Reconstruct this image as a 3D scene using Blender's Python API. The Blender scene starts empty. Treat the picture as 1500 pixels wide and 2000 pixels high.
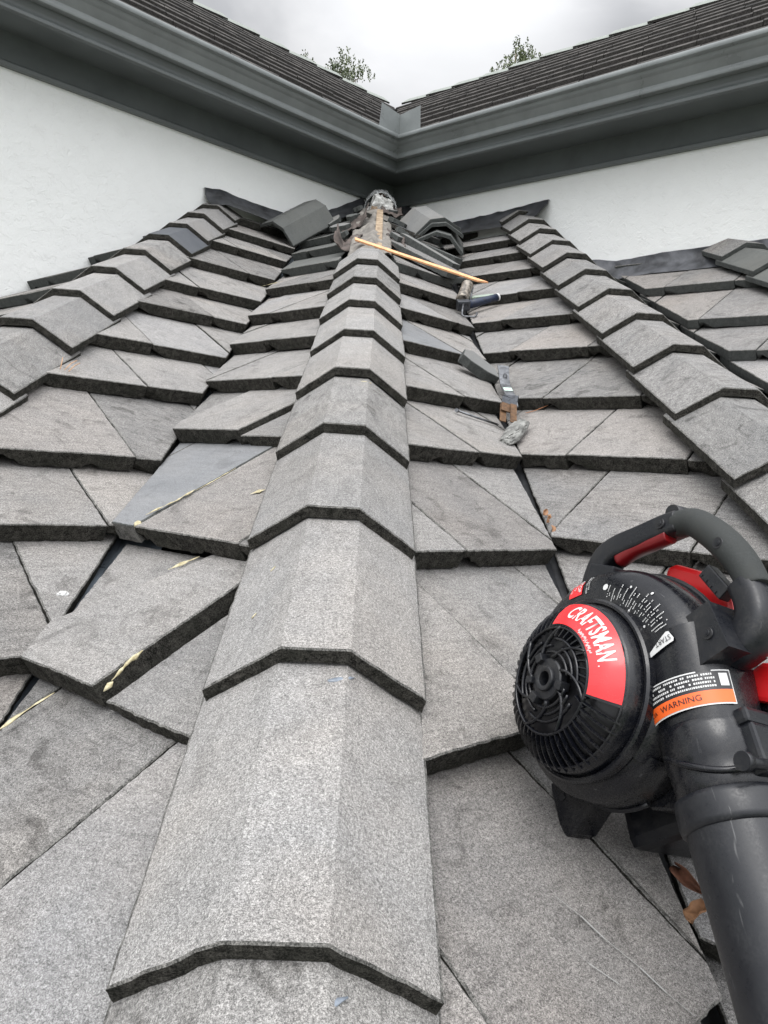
import bpy, bmesh, math, random
from mathutils import Vector, Matrix, noise
rnd = random.Random(7)
R = math.radians
V = Vector
sc = bpy.context.scene
COL = sc.collection

# ------------------------------------------------------------------ camera
CAM_POS = V((0.0473, -0.5420, 0.4186))
cr = V((0.99760321, -0.01989751, 0.0662716))
cu = V((-0.06326445, 0.12563651, 0.99005711))
cf = V((0.0280258, 0.99187679, -0.12407658))
cd = bpy.data.cameras.new('camera'); cam = bpy.data.objects.new('camera', cd); COL.objects.link(cam)
cam.matrix_world = Matrix(((cr.x, cu.x, -cf.x, CAM_POS.x), (cr.y, cu.y, -cf.y, CAM_POS.y), (cr.z, cu.z, -cf.z, CAM_POS.z), (0, 0, 0, 1)))
cd.sensor_fit = 'VERTICAL'; cd.sensor_height = 36; cd.sensor_width = 27; cd.lens = 26
cd.clip_start = 0.01; cd.clip_end = 2000
sc.camera = cam
sc.view_settings.view_transform = 'Standard'; sc.view_settings.look = 'None'
sc.view_settings.exposure = 0.62; sc.view_settings.gamma = 1

# ------------------------------------------------------------------ sky (overcast) and sun
SUN_AZ, SUN_EL = 205, 68        # azimuth measured from +Y clockwise
w = bpy.data.worlds.new('World'); sc.world = w; w.use_nodes = True
nt = w.node_tree; nt.nodes.clear(); N = nt.nodes.new; L = nt.links.new
def wn(t, **k):
    n = N(t)
    for a, b in k.items(): setattr(n, a, b)
    return n
sky = wn('ShaderNodeTexSky', sky_type='NISHITA', sun_disc=False)
sky.sun_elevation = R(SUN_EL); sky.sun_rotation = R(SUN_AZ)
bg1 = N('ShaderNodeBackground'); bg1.inputs[1].default_value = 0.05
L(sky.outputs[0], bg1.inputs[0])
tc = N('ShaderNodeTexCoord'); mp = N('ShaderNodeMapping'); mp.inputs['Scale'].default_value = (1.6, 1.6, 3.4)
L(tc.outputs['Generated'], mp.inputs[0])
n1 = N('ShaderNodeTexNoise'); n1.inputs['Scale'].default_value = 2.1; n1.inputs['Detail'].default_value = 7; n1.inputs['Roughness'].default_value = .52; n1.inputs['Distortion'].default_value = .25
L(mp.outputs[0], n1.inputs[0])
cr1 = N('ShaderNodeValToRGB'); L(n1.outputs[0], cr1.inputs[0])
e = cr1.color_ramp.elements; e[0].position = .32; e[0].color = (.55, .56, .58, 1); e[1].position = .68; e[1].color = (.90, .905, .92, 1)
m = cr1.color_ramp.elements.new(.5); m.color = (.66, .67, .695, 1)
# brighter break in the cloud low over the roof valley
dp = wn('ShaderNodeVectorMath', operation='DOT_PRODUCT'); dp.inputs[1].default_value = V((0.055, 0.895, 0.442)).normalized()
L(tc.outputs['Generated'], dp.inputs[0])
mr = N('ShaderNodeMapRange'); mr.inputs[1].default_value = .978; mr.inputs[2].default_value = 1.0; mr.inputs[3].default_value = 0; mr.inputs[4].default_value = .55; mr.interpolation_type = 'SMOOTHSTEP'
L(dp.outputs['Value'], mr.inputs[0])
ad = wn('ShaderNodeMixRGB', blend_type='ADD'); ad.inputs[0].default_value = 1
L(cr1.outputs[0], ad.inputs[1]); L(mr.outputs[0], ad.inputs[2])
# an overcast sky is brighter overhead
sp = N('ShaderNodeSeparateXYZ'); L(tc.outputs['Generated'], sp.inputs[0])
mz = N('ShaderNodeMapRange'); mz.inputs[1].default_value = .35; mz.inputs[2].default_value = 1; mz.inputs[3].default_value = .66; mz.inputs[4].default_value = 2.3
L(sp.outputs[2], mz.inputs[0])
my = N('ShaderNodeMapRange'); my.inputs[1].default_value = -.7; my.inputs[2].default_value = .75; my.inputs[3].default_value = 1.9; my.inputs[4].default_value = .68; my.interpolation_type = 'SMOOTHSTEP'
L(sp.outputs[1], my.inputs[0])
mm_ = wn('ShaderNodeMath', operation='MULTIPLY'); L(mz.outputs[0], mm_.inputs[0]); L(my.outputs[0], mm_.inputs[1])
bg2 = N('ShaderNodeBackground'); L(ad.outputs[0], bg2.inputs[0]); L(mm_.outputs[0], bg2.inputs[1])
ms = N('ShaderNodeMixShader'); ms.inputs[0].default_value = .93
L(bg1.outputs[0], ms.inputs[1]); L(bg2.outputs[0], ms.inputs[2])
wo = N('ShaderNodeOutputWorld'); L(ms.outputs[0], wo.inputs[0])
sd = bpy.data.lights.new('sun', 'SUN'); sd.energy = .9; sd.angle = R(30); sd.color = (1, .97, .93)
so = bpy.data.objects.new('sun', sd); COL.objects.link(so)
sdir = V((math.sin(R(SUN_AZ)) * math.cos(R(SUN_EL)), math.cos(R(SUN_AZ)) * math.cos(R(SUN_EL)), math.sin(R(SUN_EL))))
so.rotation_euler = sdir.to_track_quat('Z', 'Y').to_euler(); so.location = sdir * 30

# ------------------------------------------------------------------ materials
def mat_new(name):
    m = bpy.data.materials.new(name); m.use_nodes = True
    nt = m.node_tree; b = nt.nodes['Principled BSDF']
    return m, nt, b
def nd(nt, t, **k):
    n = nt.nodes.new(t)
    for a, v in k.items(): setattr(n, a, v)
    return n
def ramp(nt, src, p0, c0, p1, c1, mid=None):
    r = nd(nt, 'ShaderNodeValToRGB'); e = r.color_ramp.elements
    f = lambda c: (c, c, c, 1) if not hasattr(c, '__len__') else (*c, 1)
    e[0].position = p0; e[0].color = f(c0); e[1].position = p1; e[1].color = f(c1)
    if mid: q = r.color_ramp.elements.new(mid[0]); q.color = f(mid[1])
    nt.links.new(src, r.inputs[0]); return r.outputs[0]
def tnoise(nt, vec, scale, detail=3, rough=.55, dist=0):
    n = nd(nt, 'ShaderNodeTexNoise'); n.inputs['Scale'].default_value = scale; n.inputs['Detail'].default_value = detail
    n.inputs['Roughness'].default_value = rough; n.inputs['Distortion'].default_value = dist
    nt.links.new(vec, n.inputs[0]); return n.outputs[0]
def mix(nt, kind, fac, a, b):
    n = nd(nt, 'ShaderNodeMixRGB', blend_type=kind)
    for i, v in ((0, fac), (1, a), (2, b)):
        if isinstance(v, (int, float)): n.inputs[i].default_value = v if i == 0 else (v, v, v, 1)
        elif isinstance(v, tuple): n.inputs[i].default_value = (*v, 1)
        else: nt.links.new(v, n.inputs[i])
    return n.outputs[0]
def obj_vec(nt, scale=(1, 1, 1), perobj=True):
    tc = nd(nt, 'ShaderNodeTexCoord'); v = tc.outputs['Object']
    if perobj:
        oi = nd(nt, 'ShaderNodeObjectInfo'); mu = nd(nt, 'ShaderNodeMath', operation='MULTIPLY'); mu.inputs[1].default_value = 37.0
        nt.links.new(oi.outputs['Random'], mu.inputs[0])
        a = nd(nt, 'ShaderNodeVectorMath', operation='ADD'); nt.links.new(v, a.inputs[0]); nt.links.new(mu.outputs[0], a.inputs[1]); v = a.outputs[0]
    mp = nd(nt, 'ShaderNodeMapping'); mp.inputs['Scale'].default_value = scale; nt.links.new(v, mp.inputs[0])
    return mp.outputs[0]
def bump(nt, b, h, strength, dist):
    n = nd(nt, 'ShaderNodeBump'); n.inputs['Strength'].default_value = strength; n.inputs['Distance'].default_value = dist
    nt.links.new(h, n.inputs['Height']); nt.links.new(n.outputs[0], b.inputs['Normal'])

def tile_material(name, lo, mid, hi, streak=(16, 34, 34), tint=(1, 1, 1), warm=.5, dirt=.7, grain=1.0, rough=.9, stk=.34):
    m, nt, b = mat_new(name)
    v = obj_vec(nt)
    g1 = tnoise(nt, v, 760, 2, .85)                         # sand grains
    g2 = tnoise(nt, v, 300, 3, .8)
    g = mix(nt, 'MIX', .42, g1, g2)
    c = ramp(nt, g, .385, lo, .625, hi, (.505, mid))
    # cement streaks
    vs = obj_vec(nt, streak)
    st = tnoise(nt, vs, 1.6, 6, .62, .4)
    c = mix(nt, 'MULTIPLY', stk * grain, c, ramp(nt, st, .34, .5, .56, 1.05))
    # blotches, brownish and bluish
    bl = tnoise(nt, v, 5.5, 5, .6, .6)
    c = mix(nt, 'MULTIPLY', .8, c, ramp(nt, bl, .3, (.80, .80, .80), .64, (1.03, 1.01, .985)))
    ps = tnoise(nt, v, 2.6, 3, .5, .3); c = mix(nt, 'MULTIPLY', .6, c, ramp(nt, ps, .50, (1, 1, 1), .66, (1.02, .98, .94)))
    dt = tnoise(nt, v, 14, 6, .68, .9)
    c = mix(nt, 'MULTIPLY', dirt, c, ramp(nt, dt, .33, (.5, .495, .49), .46, (1, 1, 1)))
    # fine white quartz specks
    vo = nd(nt, 'ShaderNodeTexVoronoi', feature='F1'); vo.inputs['Scale'].default_value = 210; nt.links.new(v, vo.inputs[0])
    spk = ramp(nt, vo.outputs['Distance'], .0, .55, .17, 0.0)
    c = mix(nt, 'SCREEN', .45 * grain, c, spk)
    # per tile value
    oi = nd(nt, 'ShaderNodeObjectInfo')
    tv = ramp(nt, oi.outputs['Random'], 0, (.84, .835, .83), 1, (1.10, 1.08, 1.06))
    c = mix(nt, 'MULTIPLY', 1, c, tv); c = mix(nt, 'MULTIPLY', 1, c, tint)
    nt.links.new(c, b.inputs['Base Color']); b.inputs['Roughness'].default_value = rough
    b.inputs['Specular IOR Level'].default_value = .25
    h = mix(nt, 'ADD', .6, g, mix(nt, 'MULTIPLY', 1, st, .9))
    bump(nt, b, h, .55 * grain, .0022)
    return m
M_TILE = tile_material('weathered concrete tile', .09, .255, .50, streak=(14, 60, 60), tint=(1.0, .99, .975))
M_TILEB = tile_material('brownish weathered tile', .085, .245, .48, streak=(14, 60, 60), tint=(1.02, .985, .955), dirt=.8)
M_TILED = tile_material('dark stained tile', .06, .195, .41, streak=(12, 45, 45), tint=(.99, .985, .975), dirt=.95, stk=.6)
M_TILEG = tile_material('pale scoured tile', .10, .27, .51, streak=(20, 50, 50), tint=(.985, .99, 1.0), dirt=.35)
M_CAPD = tile_material('grimy hip tile', .085, .235, .47, streak=(46, 16, 46), tint=(.99, .99, .98), dirt=.95, stk=.45)
M_CAP = tile_material('weathered concrete hip tile', .10, .27, .53, streak=(46, 16, 46), tint=(.985, .985, .98), stk=.25, dirt=.35)
M_CAPR = tile_material('lichen streaked hip tile', .07, .235, .49, streak=(12, 75, 75), tint=(.98, .98, .975), stk=.7, dirt=.75)
M_TILER = tile_material('darker streaky tile', .07, .225, .46, streak=(12, 65, 65), stk=.55, dirt=.65, tint=(.99, .985, .98))  # darker and more streaked than the base tile
M_NEW = tile_material('unweathered grey tile', .10, .135, .17, streak=(8, 26, 26), tint=(.93, .99, .97), grain=.3, dirt=.25, rough=.75)
M_SLATE = tile_material('clean blue grey tile', .15, .215, .29, streak=(9, 50, 50), tint=(.93, .975, 1.03), grain=.6, dirt=.45, rough=.7)
M_SLATED = tile_material('dark blue grey tile', .09, .115, .15, streak=(7, 30, 30), tint=(.85, .93, 1.05), grain=.35, dirt=.2, rough=.6)
def edge_material(name, lo, hi, moss=.6):
    m, nt, b = mat_new(name); v = obj_vec(nt)
    g = mix(nt, 'MIX', .35, tnoise(nt, v, 420, 3, .85), tnoise(nt, v, 70, 4, .7))
    c = ramp(nt, g, .42, lo, .64, hi)
    mo = tnoise(nt, v, 16, 4, .6)
    c = mix(nt, 'MIX', ramp(nt, mo, .42, 0, .68, moss), c, (.028, .03, .024))
    nt.links.new(c, b.inputs['Base Color']); b.inputs['Roughness'].default_value = 1; b.inputs['Specular IOR Level'].default_value = .1
    bump(nt, b, g, .9, .004); return m
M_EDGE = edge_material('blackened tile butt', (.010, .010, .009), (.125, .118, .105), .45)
M_EDGEL = edge_material('grey tile edge', (.05, .05, .047), (.33, .32, .30), .1)
M_EDGEN = edge_material('grey broken tile edge', (.06, .065, .063), (.13, .135, .13), .1)
def simple(name, col, rough=.6, metal=0, nscale=None, namt=.25, bumps=0, spec=.5, bdist=.002, c2=None):
    m, nt, b = mat_new(name)
    b.inputs['Base Color'].default_value = (*col, 1); b.inputs['Roughness'].default_value = rough; b.inputs['Metallic'].default_value = metal
    b.inputs['Specular IOR Level'].default_value = spec
    if nscale:
        v = obj_vec(nt, perobj=False); n = tnoise(nt, v, nscale, 5, .62, .3)
        c = mix(nt, 'MIX', ramp(nt, n, .35, 0, .68, 1), tuple(x * (1 - namt) for x in col), c2 or tuple(min(1, x * (1 + namt)) for x in col))
        nt.links.new(c, b.inputs['Base Color'])
        r = ramp(nt, n, .3, max(0, rough - .12), .7, min(1, rough + .12)); nt.links.new(r, b.inputs['Roughness'])
        if bumps: bump(nt, b, n, bumps, bdist)
    return m
def stucco():
    m, nt, b = mat_new('painted stucco'); v = obj_vec(nt, perobj=False)
    a = tnoise(nt, v, 34, 5, .6, .8); c = tnoise(nt, v, 9, 3, .5); d = tnoise(nt, v, 150, 3, .6)
    # trowelled swirls
    vo = nd(nt, 'ShaderNodeTexVoronoi', feature='SMOOTH_F1'); vo.inputs['Scale'].default_value = 26; nt.links.new(mix(nt, 'ADD', .12, v, a), vo.inputs[0])
    col = mix(nt, 'MIX', ramp(nt, c, .35, 0, .7, 1), (.83, .84, .825), (.85, .86, .845))
    nt.links.new(col, b.inputs['Base Color']); b.inputs['Roughness'].default_value = .8; b.inputs['Specular IOR Level'].default_value = .3
    h = mix(nt, 'ADD', .35, mix(nt, 'ADD', .6, a, vo.outputs['Distance']), d)
    bump(nt, b, h, .5, .007); return m
M_WALL = stucco()
M_TRIM = simple('grey green painted trim', (.108, .120, .119), .42, nscale=5, namt=.12)
M_GUT = simple('grey enamelled aluminium gutter', (.215, .232, .232), .36, nscale=5, namt=.13)
M_FELT = simple('brown roofing felt', (.085, .068, .06), .85, nscale=22, namt=.5, bumps=.6, bdist=.01)
M_DECK = simple('black underlayment', (.02, .019, .018), .95, nscale=12, namt=.5)
M_RUB = simple('black rubber flashing', (.04, .042, .046), .5, nscale=14, namt=.5, bumps=.4, bdist=.006)
M_LEAD = simple('blue grey flashing strip', (.055, .058, .066), .55, nscale=9, namt=.5, bumps=.3, bdist=.004, c2=(.15, .155, .17))
M_VAL = simple('galvanised valley metal', (.14, .165, .19), .35, metal=.55, nscale=10, namt=.4)
M_WOOD = simple('weathered pine', (.30, .20, .12), .8, nscale=30, namt=.4, c2=(.46, .36, .25))
M_LATH = simple('fresh orange pine', (.80, .42, .21), .6, nscale=40, namt=.18)
M_FOAM = simple('dried yellow foam adhesive', (.50, .42, .22), .7, nscale=120, namt=.4, bumps=1, c2=(.68, .62, .42))
M_SEAL = simple('blue grey sealant', (.2, .23, .27), .3, nscale=30, namt=.2)
M_CEM = simple('whitish grey cement', (.15, .15, .14), .9, nscale=28, namt=.5, bumps=1, bdist=.012, c2=(.33, .33, .31))
M_STEEL = simple('worn steel', (.17, .175, .185), .4, metal=.8, nscale=60, namt=.4)
M_DSTEEL = simple('dark blued steel', (.07, .075, .085), .35, metal=.7, nscale=80, namt=.4)
M_RUST = simple('brown rusty steel', (.15, .085, .045), .75, metal=.3, nscale=90, namt=.5, bumps=.5)
M_LEAF = simple('dry brown leaf', (.27, .14, .07), .7, nscale=60, namt=.4)
M_LEAFD = simple('dark dry leaf', (.14, .06, .035), .8, nscale=60, namt=.4)
def plastic(name, col, rough, dust=.3, dcol=(.16, .15, .13)):
    m, nt, b = mat_new(name); v = obj_vec(nt, perobj=False)
    n = tnoise(nt, v, 22, 7, .7, .5); n2 = tnoise(nt, v, 420, 3, .7)
    f = mix(nt, 'MULTIPLY', 1, ramp(nt, n, .46, 0, .78, dust * 1.6), ramp(nt, n2, .42, .15, .62, 1))
    c = mix(nt, 'MIX', f, tuple(col), dcol)
    # small scratches
    vs = obj_vec(nt, (180, 12, 60), False); s = tnoise(nt, vs, 1.5, 2, .5, 1.2)
    c = mix(nt, 'MIX', ramp(nt, s, .70, 0, .78, .35 * dust / .3), c, (.2, .2, .2))
    nt.links.new(c, b.inputs['Base Color'])
    nt.links.new(ramp(nt, mix(nt, 'MIX', .5, n, n2), .35, max(.05, rough - .08), .65, min(1, rough + .25)), b.inputs['Roughness'])
    bump(nt, b, n2, .06, .0006); return m
M_BLK = plastic('glossy black plastic', (.0045, .005, .0075), .17, .16)
M_BLK2 = plastic('satin black plastic', (.006, .007, .010), .30, .16)
M_TUBE = plastic('dusty black tube plastic', (.010, .011, .014), .30, .35, (.06, .06, .062))
M_GRIP = plastic('grey rubber grip', (.024, .027, .026), .7, .15)
M_RED = simple('red plastic', (.55, .010, .012), .32)
M_DRED = simple('red plastic with painted shade', (.16, .004, .006), .3)  # red plastic darkened: shade inside the handle recess painted into the colour
M_STK = simple('red gloss sticker', (.80, .035, .04), .25, nscale=40, namt=.06)
M_WHT = simple('white print', (.62, .62, .61), .5)
M_ORG = simple('orange warning print', (.85, .13, .02), .4)
M_SBK = simple('black print', (.012, .012, .014), .35)
M_BLUE = simple('dark blue rubber grip', (.012, .02, .045), .5, nscale=50, namt=.5)
M_GUNB = simple('smeared metal barrel', (.16, .14, .12), .4, metal=.4, nscale=55, namt=.6, c2=(.45, .4, .34))
M_GRN = simple('pale green plastic strip', (.3, .36, .3), .5)
def plastic_film():
    m, nt, b = mat_new('clear crumpled plastic')
    b.inputs['Base Color'].default_value = (.8, .82, .82, 1); b.inputs['Roughness'].default_value = .16
    b.inputs['Transmission Weight'].default_value = .35; b.inputs['Alpha'].default_value = .6
    v = obj_vec(nt, perobj=False); bump(nt, b, tnoise(nt, v, 45, 4, .6, 1), .8, .01); return m
M_FILM = plastic_film()

# ------------------------------------------------------------------ mesh helpers
class MB:
    def __init__(s): s.v = []; s.f = []; s.m = []; s.smooth = []
    def add(s, verts, faces, mi=0, sm=False):
        o = len(s.v); s.v += [tuple(p) for p in verts]
        for k, f in enumerate(faces):
            s.f.append([i + o for i in f]); s.m.append(mi[k] if isinstance(mi, list) else mi); s.smooth.append(sm)
    def box(s, M, size, mi=0):
        hx, hy, hz = [q / 2 for q in size]
        P = [M @ V((x * hx, y * hy, z * hz)) for x in (-1, 1) for y in (-1, 1) for z in (-1, 1)]
        s.add(P, [(0, 1, 3, 2), (4, 6, 7, 5), (0, 4, 5, 1), (2, 3, 7, 6), (0, 2, 6, 4), (1, 5, 7, 3)], mi)
    def tube(s, pts, rad, seg=16, mi=0, caps=True, up=None, flat=1.0, sm=True, power=2.0):
        """sweep a (super)elliptic section of radius rad (scalar or list) along pts"""
        pts = [V(p) for p in pts]; n = len(pts); rs = rad if hasattr(rad, '__len__') else [rad] * n
        up = V(up) if up else V((0.12, .31, .94)); rings = []
        for i, p in enumerate(pts):
            t = (pts[min(i + 1, n - 1)] - pts[max(i - 1, 0)]).normalized()
            a = t.cross(up); a = a.normalized() if a.length > 1e-4 else t.orthogonal().normalized(); b = a.cross(t).normalized()
            r = []
            for k in range(seg):
                th = 2 * math.pi * k / seg; c, q = math.cos(th), math.sin(th)
                if power != 2: c = math.copysign(abs(c) ** (2 / power), c); q = math.copysign(abs(q) ** (2 / power), q)
                r.append(p + a * c * rs[i] * flat + b * q * rs[i])
            rings.append(r)
        V_ = [q for r in rings for q in r]
        F = [(i * seg + k, i * seg + (k + 1) % seg, (i + 1) * seg + (k + 1) % seg, (i + 1) * seg + k) for i in range(n - 1) for k in range(seg)]
        s.add(V_, F, mi, sm)
        if caps:
            s.add(rings[0], [tuple(reversed(range(seg)))], mi); s.add(rings[-1], [tuple(range(seg))], mi)
    def prism(s, poly, M, d, mi=0, side=None):
        """poly: 2-D outline in M's xy plane, extruded by d along M's z"""
        n = len(poly); A = [M @ V((x, y, 0)) for x, y in poly]; B = [M @ V((x, y, d)) for x, y in poly]
        s.add(A + B, [tuple(reversed(range(n))), tuple(range(n, 2 * n))] + [(i, (i + 1) % n, n + (i + 1) % n, n + i) for i in range(n)],
              [mi, mi] + [side if side is not None else mi] * n)
    def build(s, name, mats, parent=None, M=None, smooth_angle=None, bevel=None):
        me = bpy.data.meshes.new(name); me.from_pydata(s.v, [], s.f); me.update()
        for m in (mats if isinstance(mats, (list, tuple)) else [mats]): me.materials.append(m)
        me.polygons.foreach_set('material_index', s.m); me.polygons.foreach_set('use_smooth', s.smooth)
        bm = bmesh.new(); bm.from_mesh(me)
        bmesh.ops.remove_doubles(bm, verts=bm.verts, dist=1e-6); bmesh.ops.recalc_face_normals(bm, faces=bm.faces)
        if bevel:
            es = [e for e in bm.edges if len(e.link_faces) == 2 and e.calc_face_angle(0) > .6]
            bmesh.ops.bevel(bm, geom=es, offset=bevel, segments=2, affect='EDGES', profile=.6, clamp_overlap=True)
        bm.to_mesh(me); bm.free()
        o = bpy.data.objects.new(name, me); COL.objects.link(o)
        if parent: o.parent = parent
        if M is not None: o.matrix_local = M
        return o
def empty(name, loc=(0, 0, 0), M=None):
    o = bpy.data.objects.new(name, None); COL.objects.link(o)
    if M is not None: o.matrix_world = M
    else: o.location = loc
    o.empty_display_size = .1; return o
def tag(o, label=None, cat=None, group=None, kind=None):
    if label: o['label'] = label
    if cat: o['category'] = cat
    if group: o['group'] = group
    if kind: o['kind'] = kind
    return o
def frame(o, x, y, z):
    return Matrix(((x.x, y.x, z.x, o.x), (x.y, y.y, z.y, o.y), (x.z, y.z, z.z, o.z), (0, 0, 0, 1)))

# ------------------------------------------------------------------ roof geometry: parallel hips, 45 degree valleys
TN = 0.40468; PHI = math.atan(TN); HD = V((0, math.cos(PHI), math.sin(PHI)))
WL, WR = 4.99, 5.24                      # wall planes  y-x = WL   and  x+y = WR
XC, YC = (WR - WL) / 2, (WR + WL) / 2
class Sec:
    def __init__(s, xh, side, zoff=0.0, delta=6.0, off=.045):
        s.O = V((xh, 0, zoff - off)); s.side = side; az = R(45) * side
        c0 = V((math.sin(az), math.cos(az), 0)); n = V((side * TN, -TN, 1)).normalized()
        s0 = n.cross(c0)
        if s0.z < 0: s0 = -s0
        d = R(delta); s.c = c0 * math.cos(d) - s0 * math.sin(d); s.s = s0 * math.cos(d) + c0 * math.sin(d); s.n = n
        s.hc, s.hs = HD.dot(s.c), HD.dot(s.s)
    def P(s, c, q, n=0): return s.O + s.c * c + s.s * q + s.n * n
    def M(s, c, q, n=0, rot=0):
        x = s.c if s.side > 0 else s.c; y = s.s; z = s.n
        if x.cross(y).dot(z) < 0: pass
        Mx = frame(s.P(c, q, n), x, y, z)
        return Mx @ Matrix.Rotation(rot, 4, 'Z')
S = {'AC': Sec(0, 1), 'BC': Sec(0, -1), 'AL': Sec(-.942, 1), 'BR': Sec(.942, -1), 'BL': Sec(-.942, -1), 'AR': Sec(.942, 1, .02),
     'BF': Sec(1.884, -1, .075, 3), 'AF': Sec(1.884, 1, .05), 'AK': Sec(-1.884, 1)}
def clip(poly, a, b, d):
    """keep a*x+b*y <= d"""
    out = []; n = len(poly)
    for i in range(n):
        p, q = poly[i], poly[(i + 1) % n]; fp = a * p[0] + b * p[1] - d; fq = a * q[0] + b * q[1] - d
        if fp <= 0: out.append(p)
        if (fp < 0 < fq) or (fq < 0 < fp):
            t = fp / (fp - fq); out.append((p[0] + (q[0] - p[0]) * t, p[1] + (q[1] - p[1]) * t))
    return out
def subdiv(poly, step, jit, seed):
    r = random.Random(seed); out = []; n = len(poly)
    for i in range(n):
        p, q = poly[i], poly[(i + 1) % n]; L_ = math.hypot(q[0] - p[0], q[1] - p[1])
        if L_ < 1e-5: continue
        k = max(1, min(40, int(L_ / step))); nx, ny = (q[1] - p[1]) / L_, -(q[0] - p[0]) / L_
        for j in range(k):
            t = j / k; d = r.uniform(-jit, jit) * (0 if j == 0 else 1) + (math.sin(t * L_ * 31 + seed) * jit * .6 if j else 0)
            out.append((p[0] + (q[0] - p[0]) * t + nx * d, p[1] + (q[1] - p[1]) * t + ny * d))
    return out
def slab_verts(poly, topf, th, ch=.0025, bot_jit=.0015, seed=1, notch=None, step=.012, jit=.0006):
    """tile: polygon (CCW) with chamfered top edge; mats 0 top, 1 chamfer, 2 sides"""
    ol = subdiv(poly, step, jit, seed); n = len(ol)
    if n < 3: return None
    cx = sum(p[0] for p in ol) / n; cy = sum(p[1] for p in ol) / n
    ins = []
    for i in range(n):
        a, p, b = ol[i - 1], ol[i], ol[(i + 1) % n]
        tx, ty = b[0] - a[0], b[1] - a[1]; l = math.hypot(tx, ty) or 1
        ins.append((p[0] - ty / l * ch, p[1] + tx / l * ch))
    r = random.Random(seed * 3 + 1); ang = [0] * n
    Vt = [(x, y, topf(x, y)) for x, y in ins]; Vc = [(x, y, topf(x, y) - ch * .8) for x, y in ol]
    Vb = []
    for x, y in ol:
        z = topf(x, y) - th + r.uniform(-bot_jit, bot_jit)
        if notch:
            for (nx0, nx1, ny1, nh) in notch:
                if nx0 < x < nx1 and y < ny1: z += nh + r.uniform(-.002, .002)
        Vb.append((x, y, z))
    F = [tuple(range(n))]; mi = [0]
    for i in range(n):
        j = (i + 1) % n; F.append((n + i, n + j, j, i)); mi.append(1)
        F.append((2 * n + i, 2 * n + j, n + j, n + i)); mi.append(2)
    F.append(tuple(reversed(range(2 * n, 3 * n)))); mi.append(2)
    return Vt + Vc + Vb, F, mi

roof = empty('lower_roof', (0, 0, -.2))
tag(roof, 'grey concrete tiled roof with three parallel hips running down from the wall corner', 'roof')
RP = Matrix.Translation(V((0, 0, .2)))
TILES = []      # (distance, builder)
def add_tile(sec, c0, c1, s0, length=.44, drop=.106, hip=.03, D=.49, n=0, rot=0, mats=None, seed=0, label=None, th=.041, exp=None, extra_clip=None, name='roof_tile'):
    q = S[sec]; h = q
    poly = [(c0, s0), (c1, s0), (c1, s0 + length), (c0, s0 + length)]
    # hip side (hip line through O along HD): distance d = c*hs - s*hc
    poly = clip(poly, -h.hs, h.hc, -hip); 
    if len(poly) > 2: poly = clip(poly, h.hs, -h.hc, D)
    # walls
    for a, d in (((-1, 1), WL - .012), ((1, 1), WR - .012)):
        if len(poly) > 2:
            ca = a[0] * h.c.x + a[1] * h.c.y; sa = a[0] * h.s.x + a[1] * h.s.y; d0 = a[0] * h.O.x + a[1] * h.O.y
            poly = clip(poly, ca, sa, d - d0)
    if extra_clip and len(poly) > 2:
        for ec in extra_clip: poly = clip(poly, *ec)
    if len(poly) < 3: return
    ar = abs(sum(poly[i - 1][0] * poly[i][1] - poly[i][0] * poly[i - 1][1] for i in range(len(poly)))) / 2
    if ar < .0016: return
    xs = [p[0] - c0 for p in poly]; 
    poly = [(p[0] - c0, p[1] - s0) for p in poly]
    # local frame must be right handed: c x s vs n
    flip = q.c.cross(q.s).dot(q.n) < 0
    if flip: poly = [(-x, y) for x, y in poly][::-1]
    sd_ = seed or int(c0 * 977 + s0 * 7919 + len(sec) + ord(sec[1]) * 31)
    rr = random.Random(sd_)
    notch = None
    wdt = c1 - c0
    if wdt > .2 and not flip: notch = [(-.01, .020, .012, .024), (.019, .045, .012, .014)]
    elif wdt > .2: notch = [(-wdt - .01, -wdt + .020, .012, .024), (-wdt + .019, -wdt + .045, .012, .014)]
    for q_ in range(2):
        if rr.random() < .5:
            a = rr.uniform(.05, .25) * (-1 if flip else 1); l_ = rr.uniform(.012, .05); notch = (notch or []) + [(a, a + l_, .01, rr.uniform(.004, .012))]
    near = (q.P((c0 + c1) / 2, s0) - CAM_POS).length
    vf = slab_verts(poly, lambda x, y: -drop * y, th, seed=sd_, notch=notch, step=.008 if near < 2.2 else .018, ch=.0026, jit=.0011, bot_jit=.0022)
    if not vf: return
    if mats and mats[0] in (M_TILE, M_TILER) or not mats:
        mats = list(mats or [M_TILE, M_EDGEL, M_EDGE]); k_ = rr.random()
        if k_ < .14: mats[0] = M_TILEB
        elif k_ < .24: mats[0] = M_TILED
        elif k_ < .36: mats[0] = M_TILEG
        if sec == 'BR' and abs(s0 - 1.285) < .01 and c0 > .9: mats[0] = M_TILED
    x = -q.c if flip else q.c
    Mx = frame(q.P(c0, s0, n + rr.uniform(-.0012, .0012)), x, q.s, q.n) @ Matrix.Rotation(rot + rr.uniform(-.006, .006), 4, 'Z') @ Matrix.Rotation(rr.uniform(-.008, .008), 4, 'Y')
    cen = q.P((c0 + c1) / 2, s0 + .1)
    TILES.append(((cen - CAM_POS).length, vf, Mx, mats or [M_TILE, M_EDGEL, M_EDGE], label, name))

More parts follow.
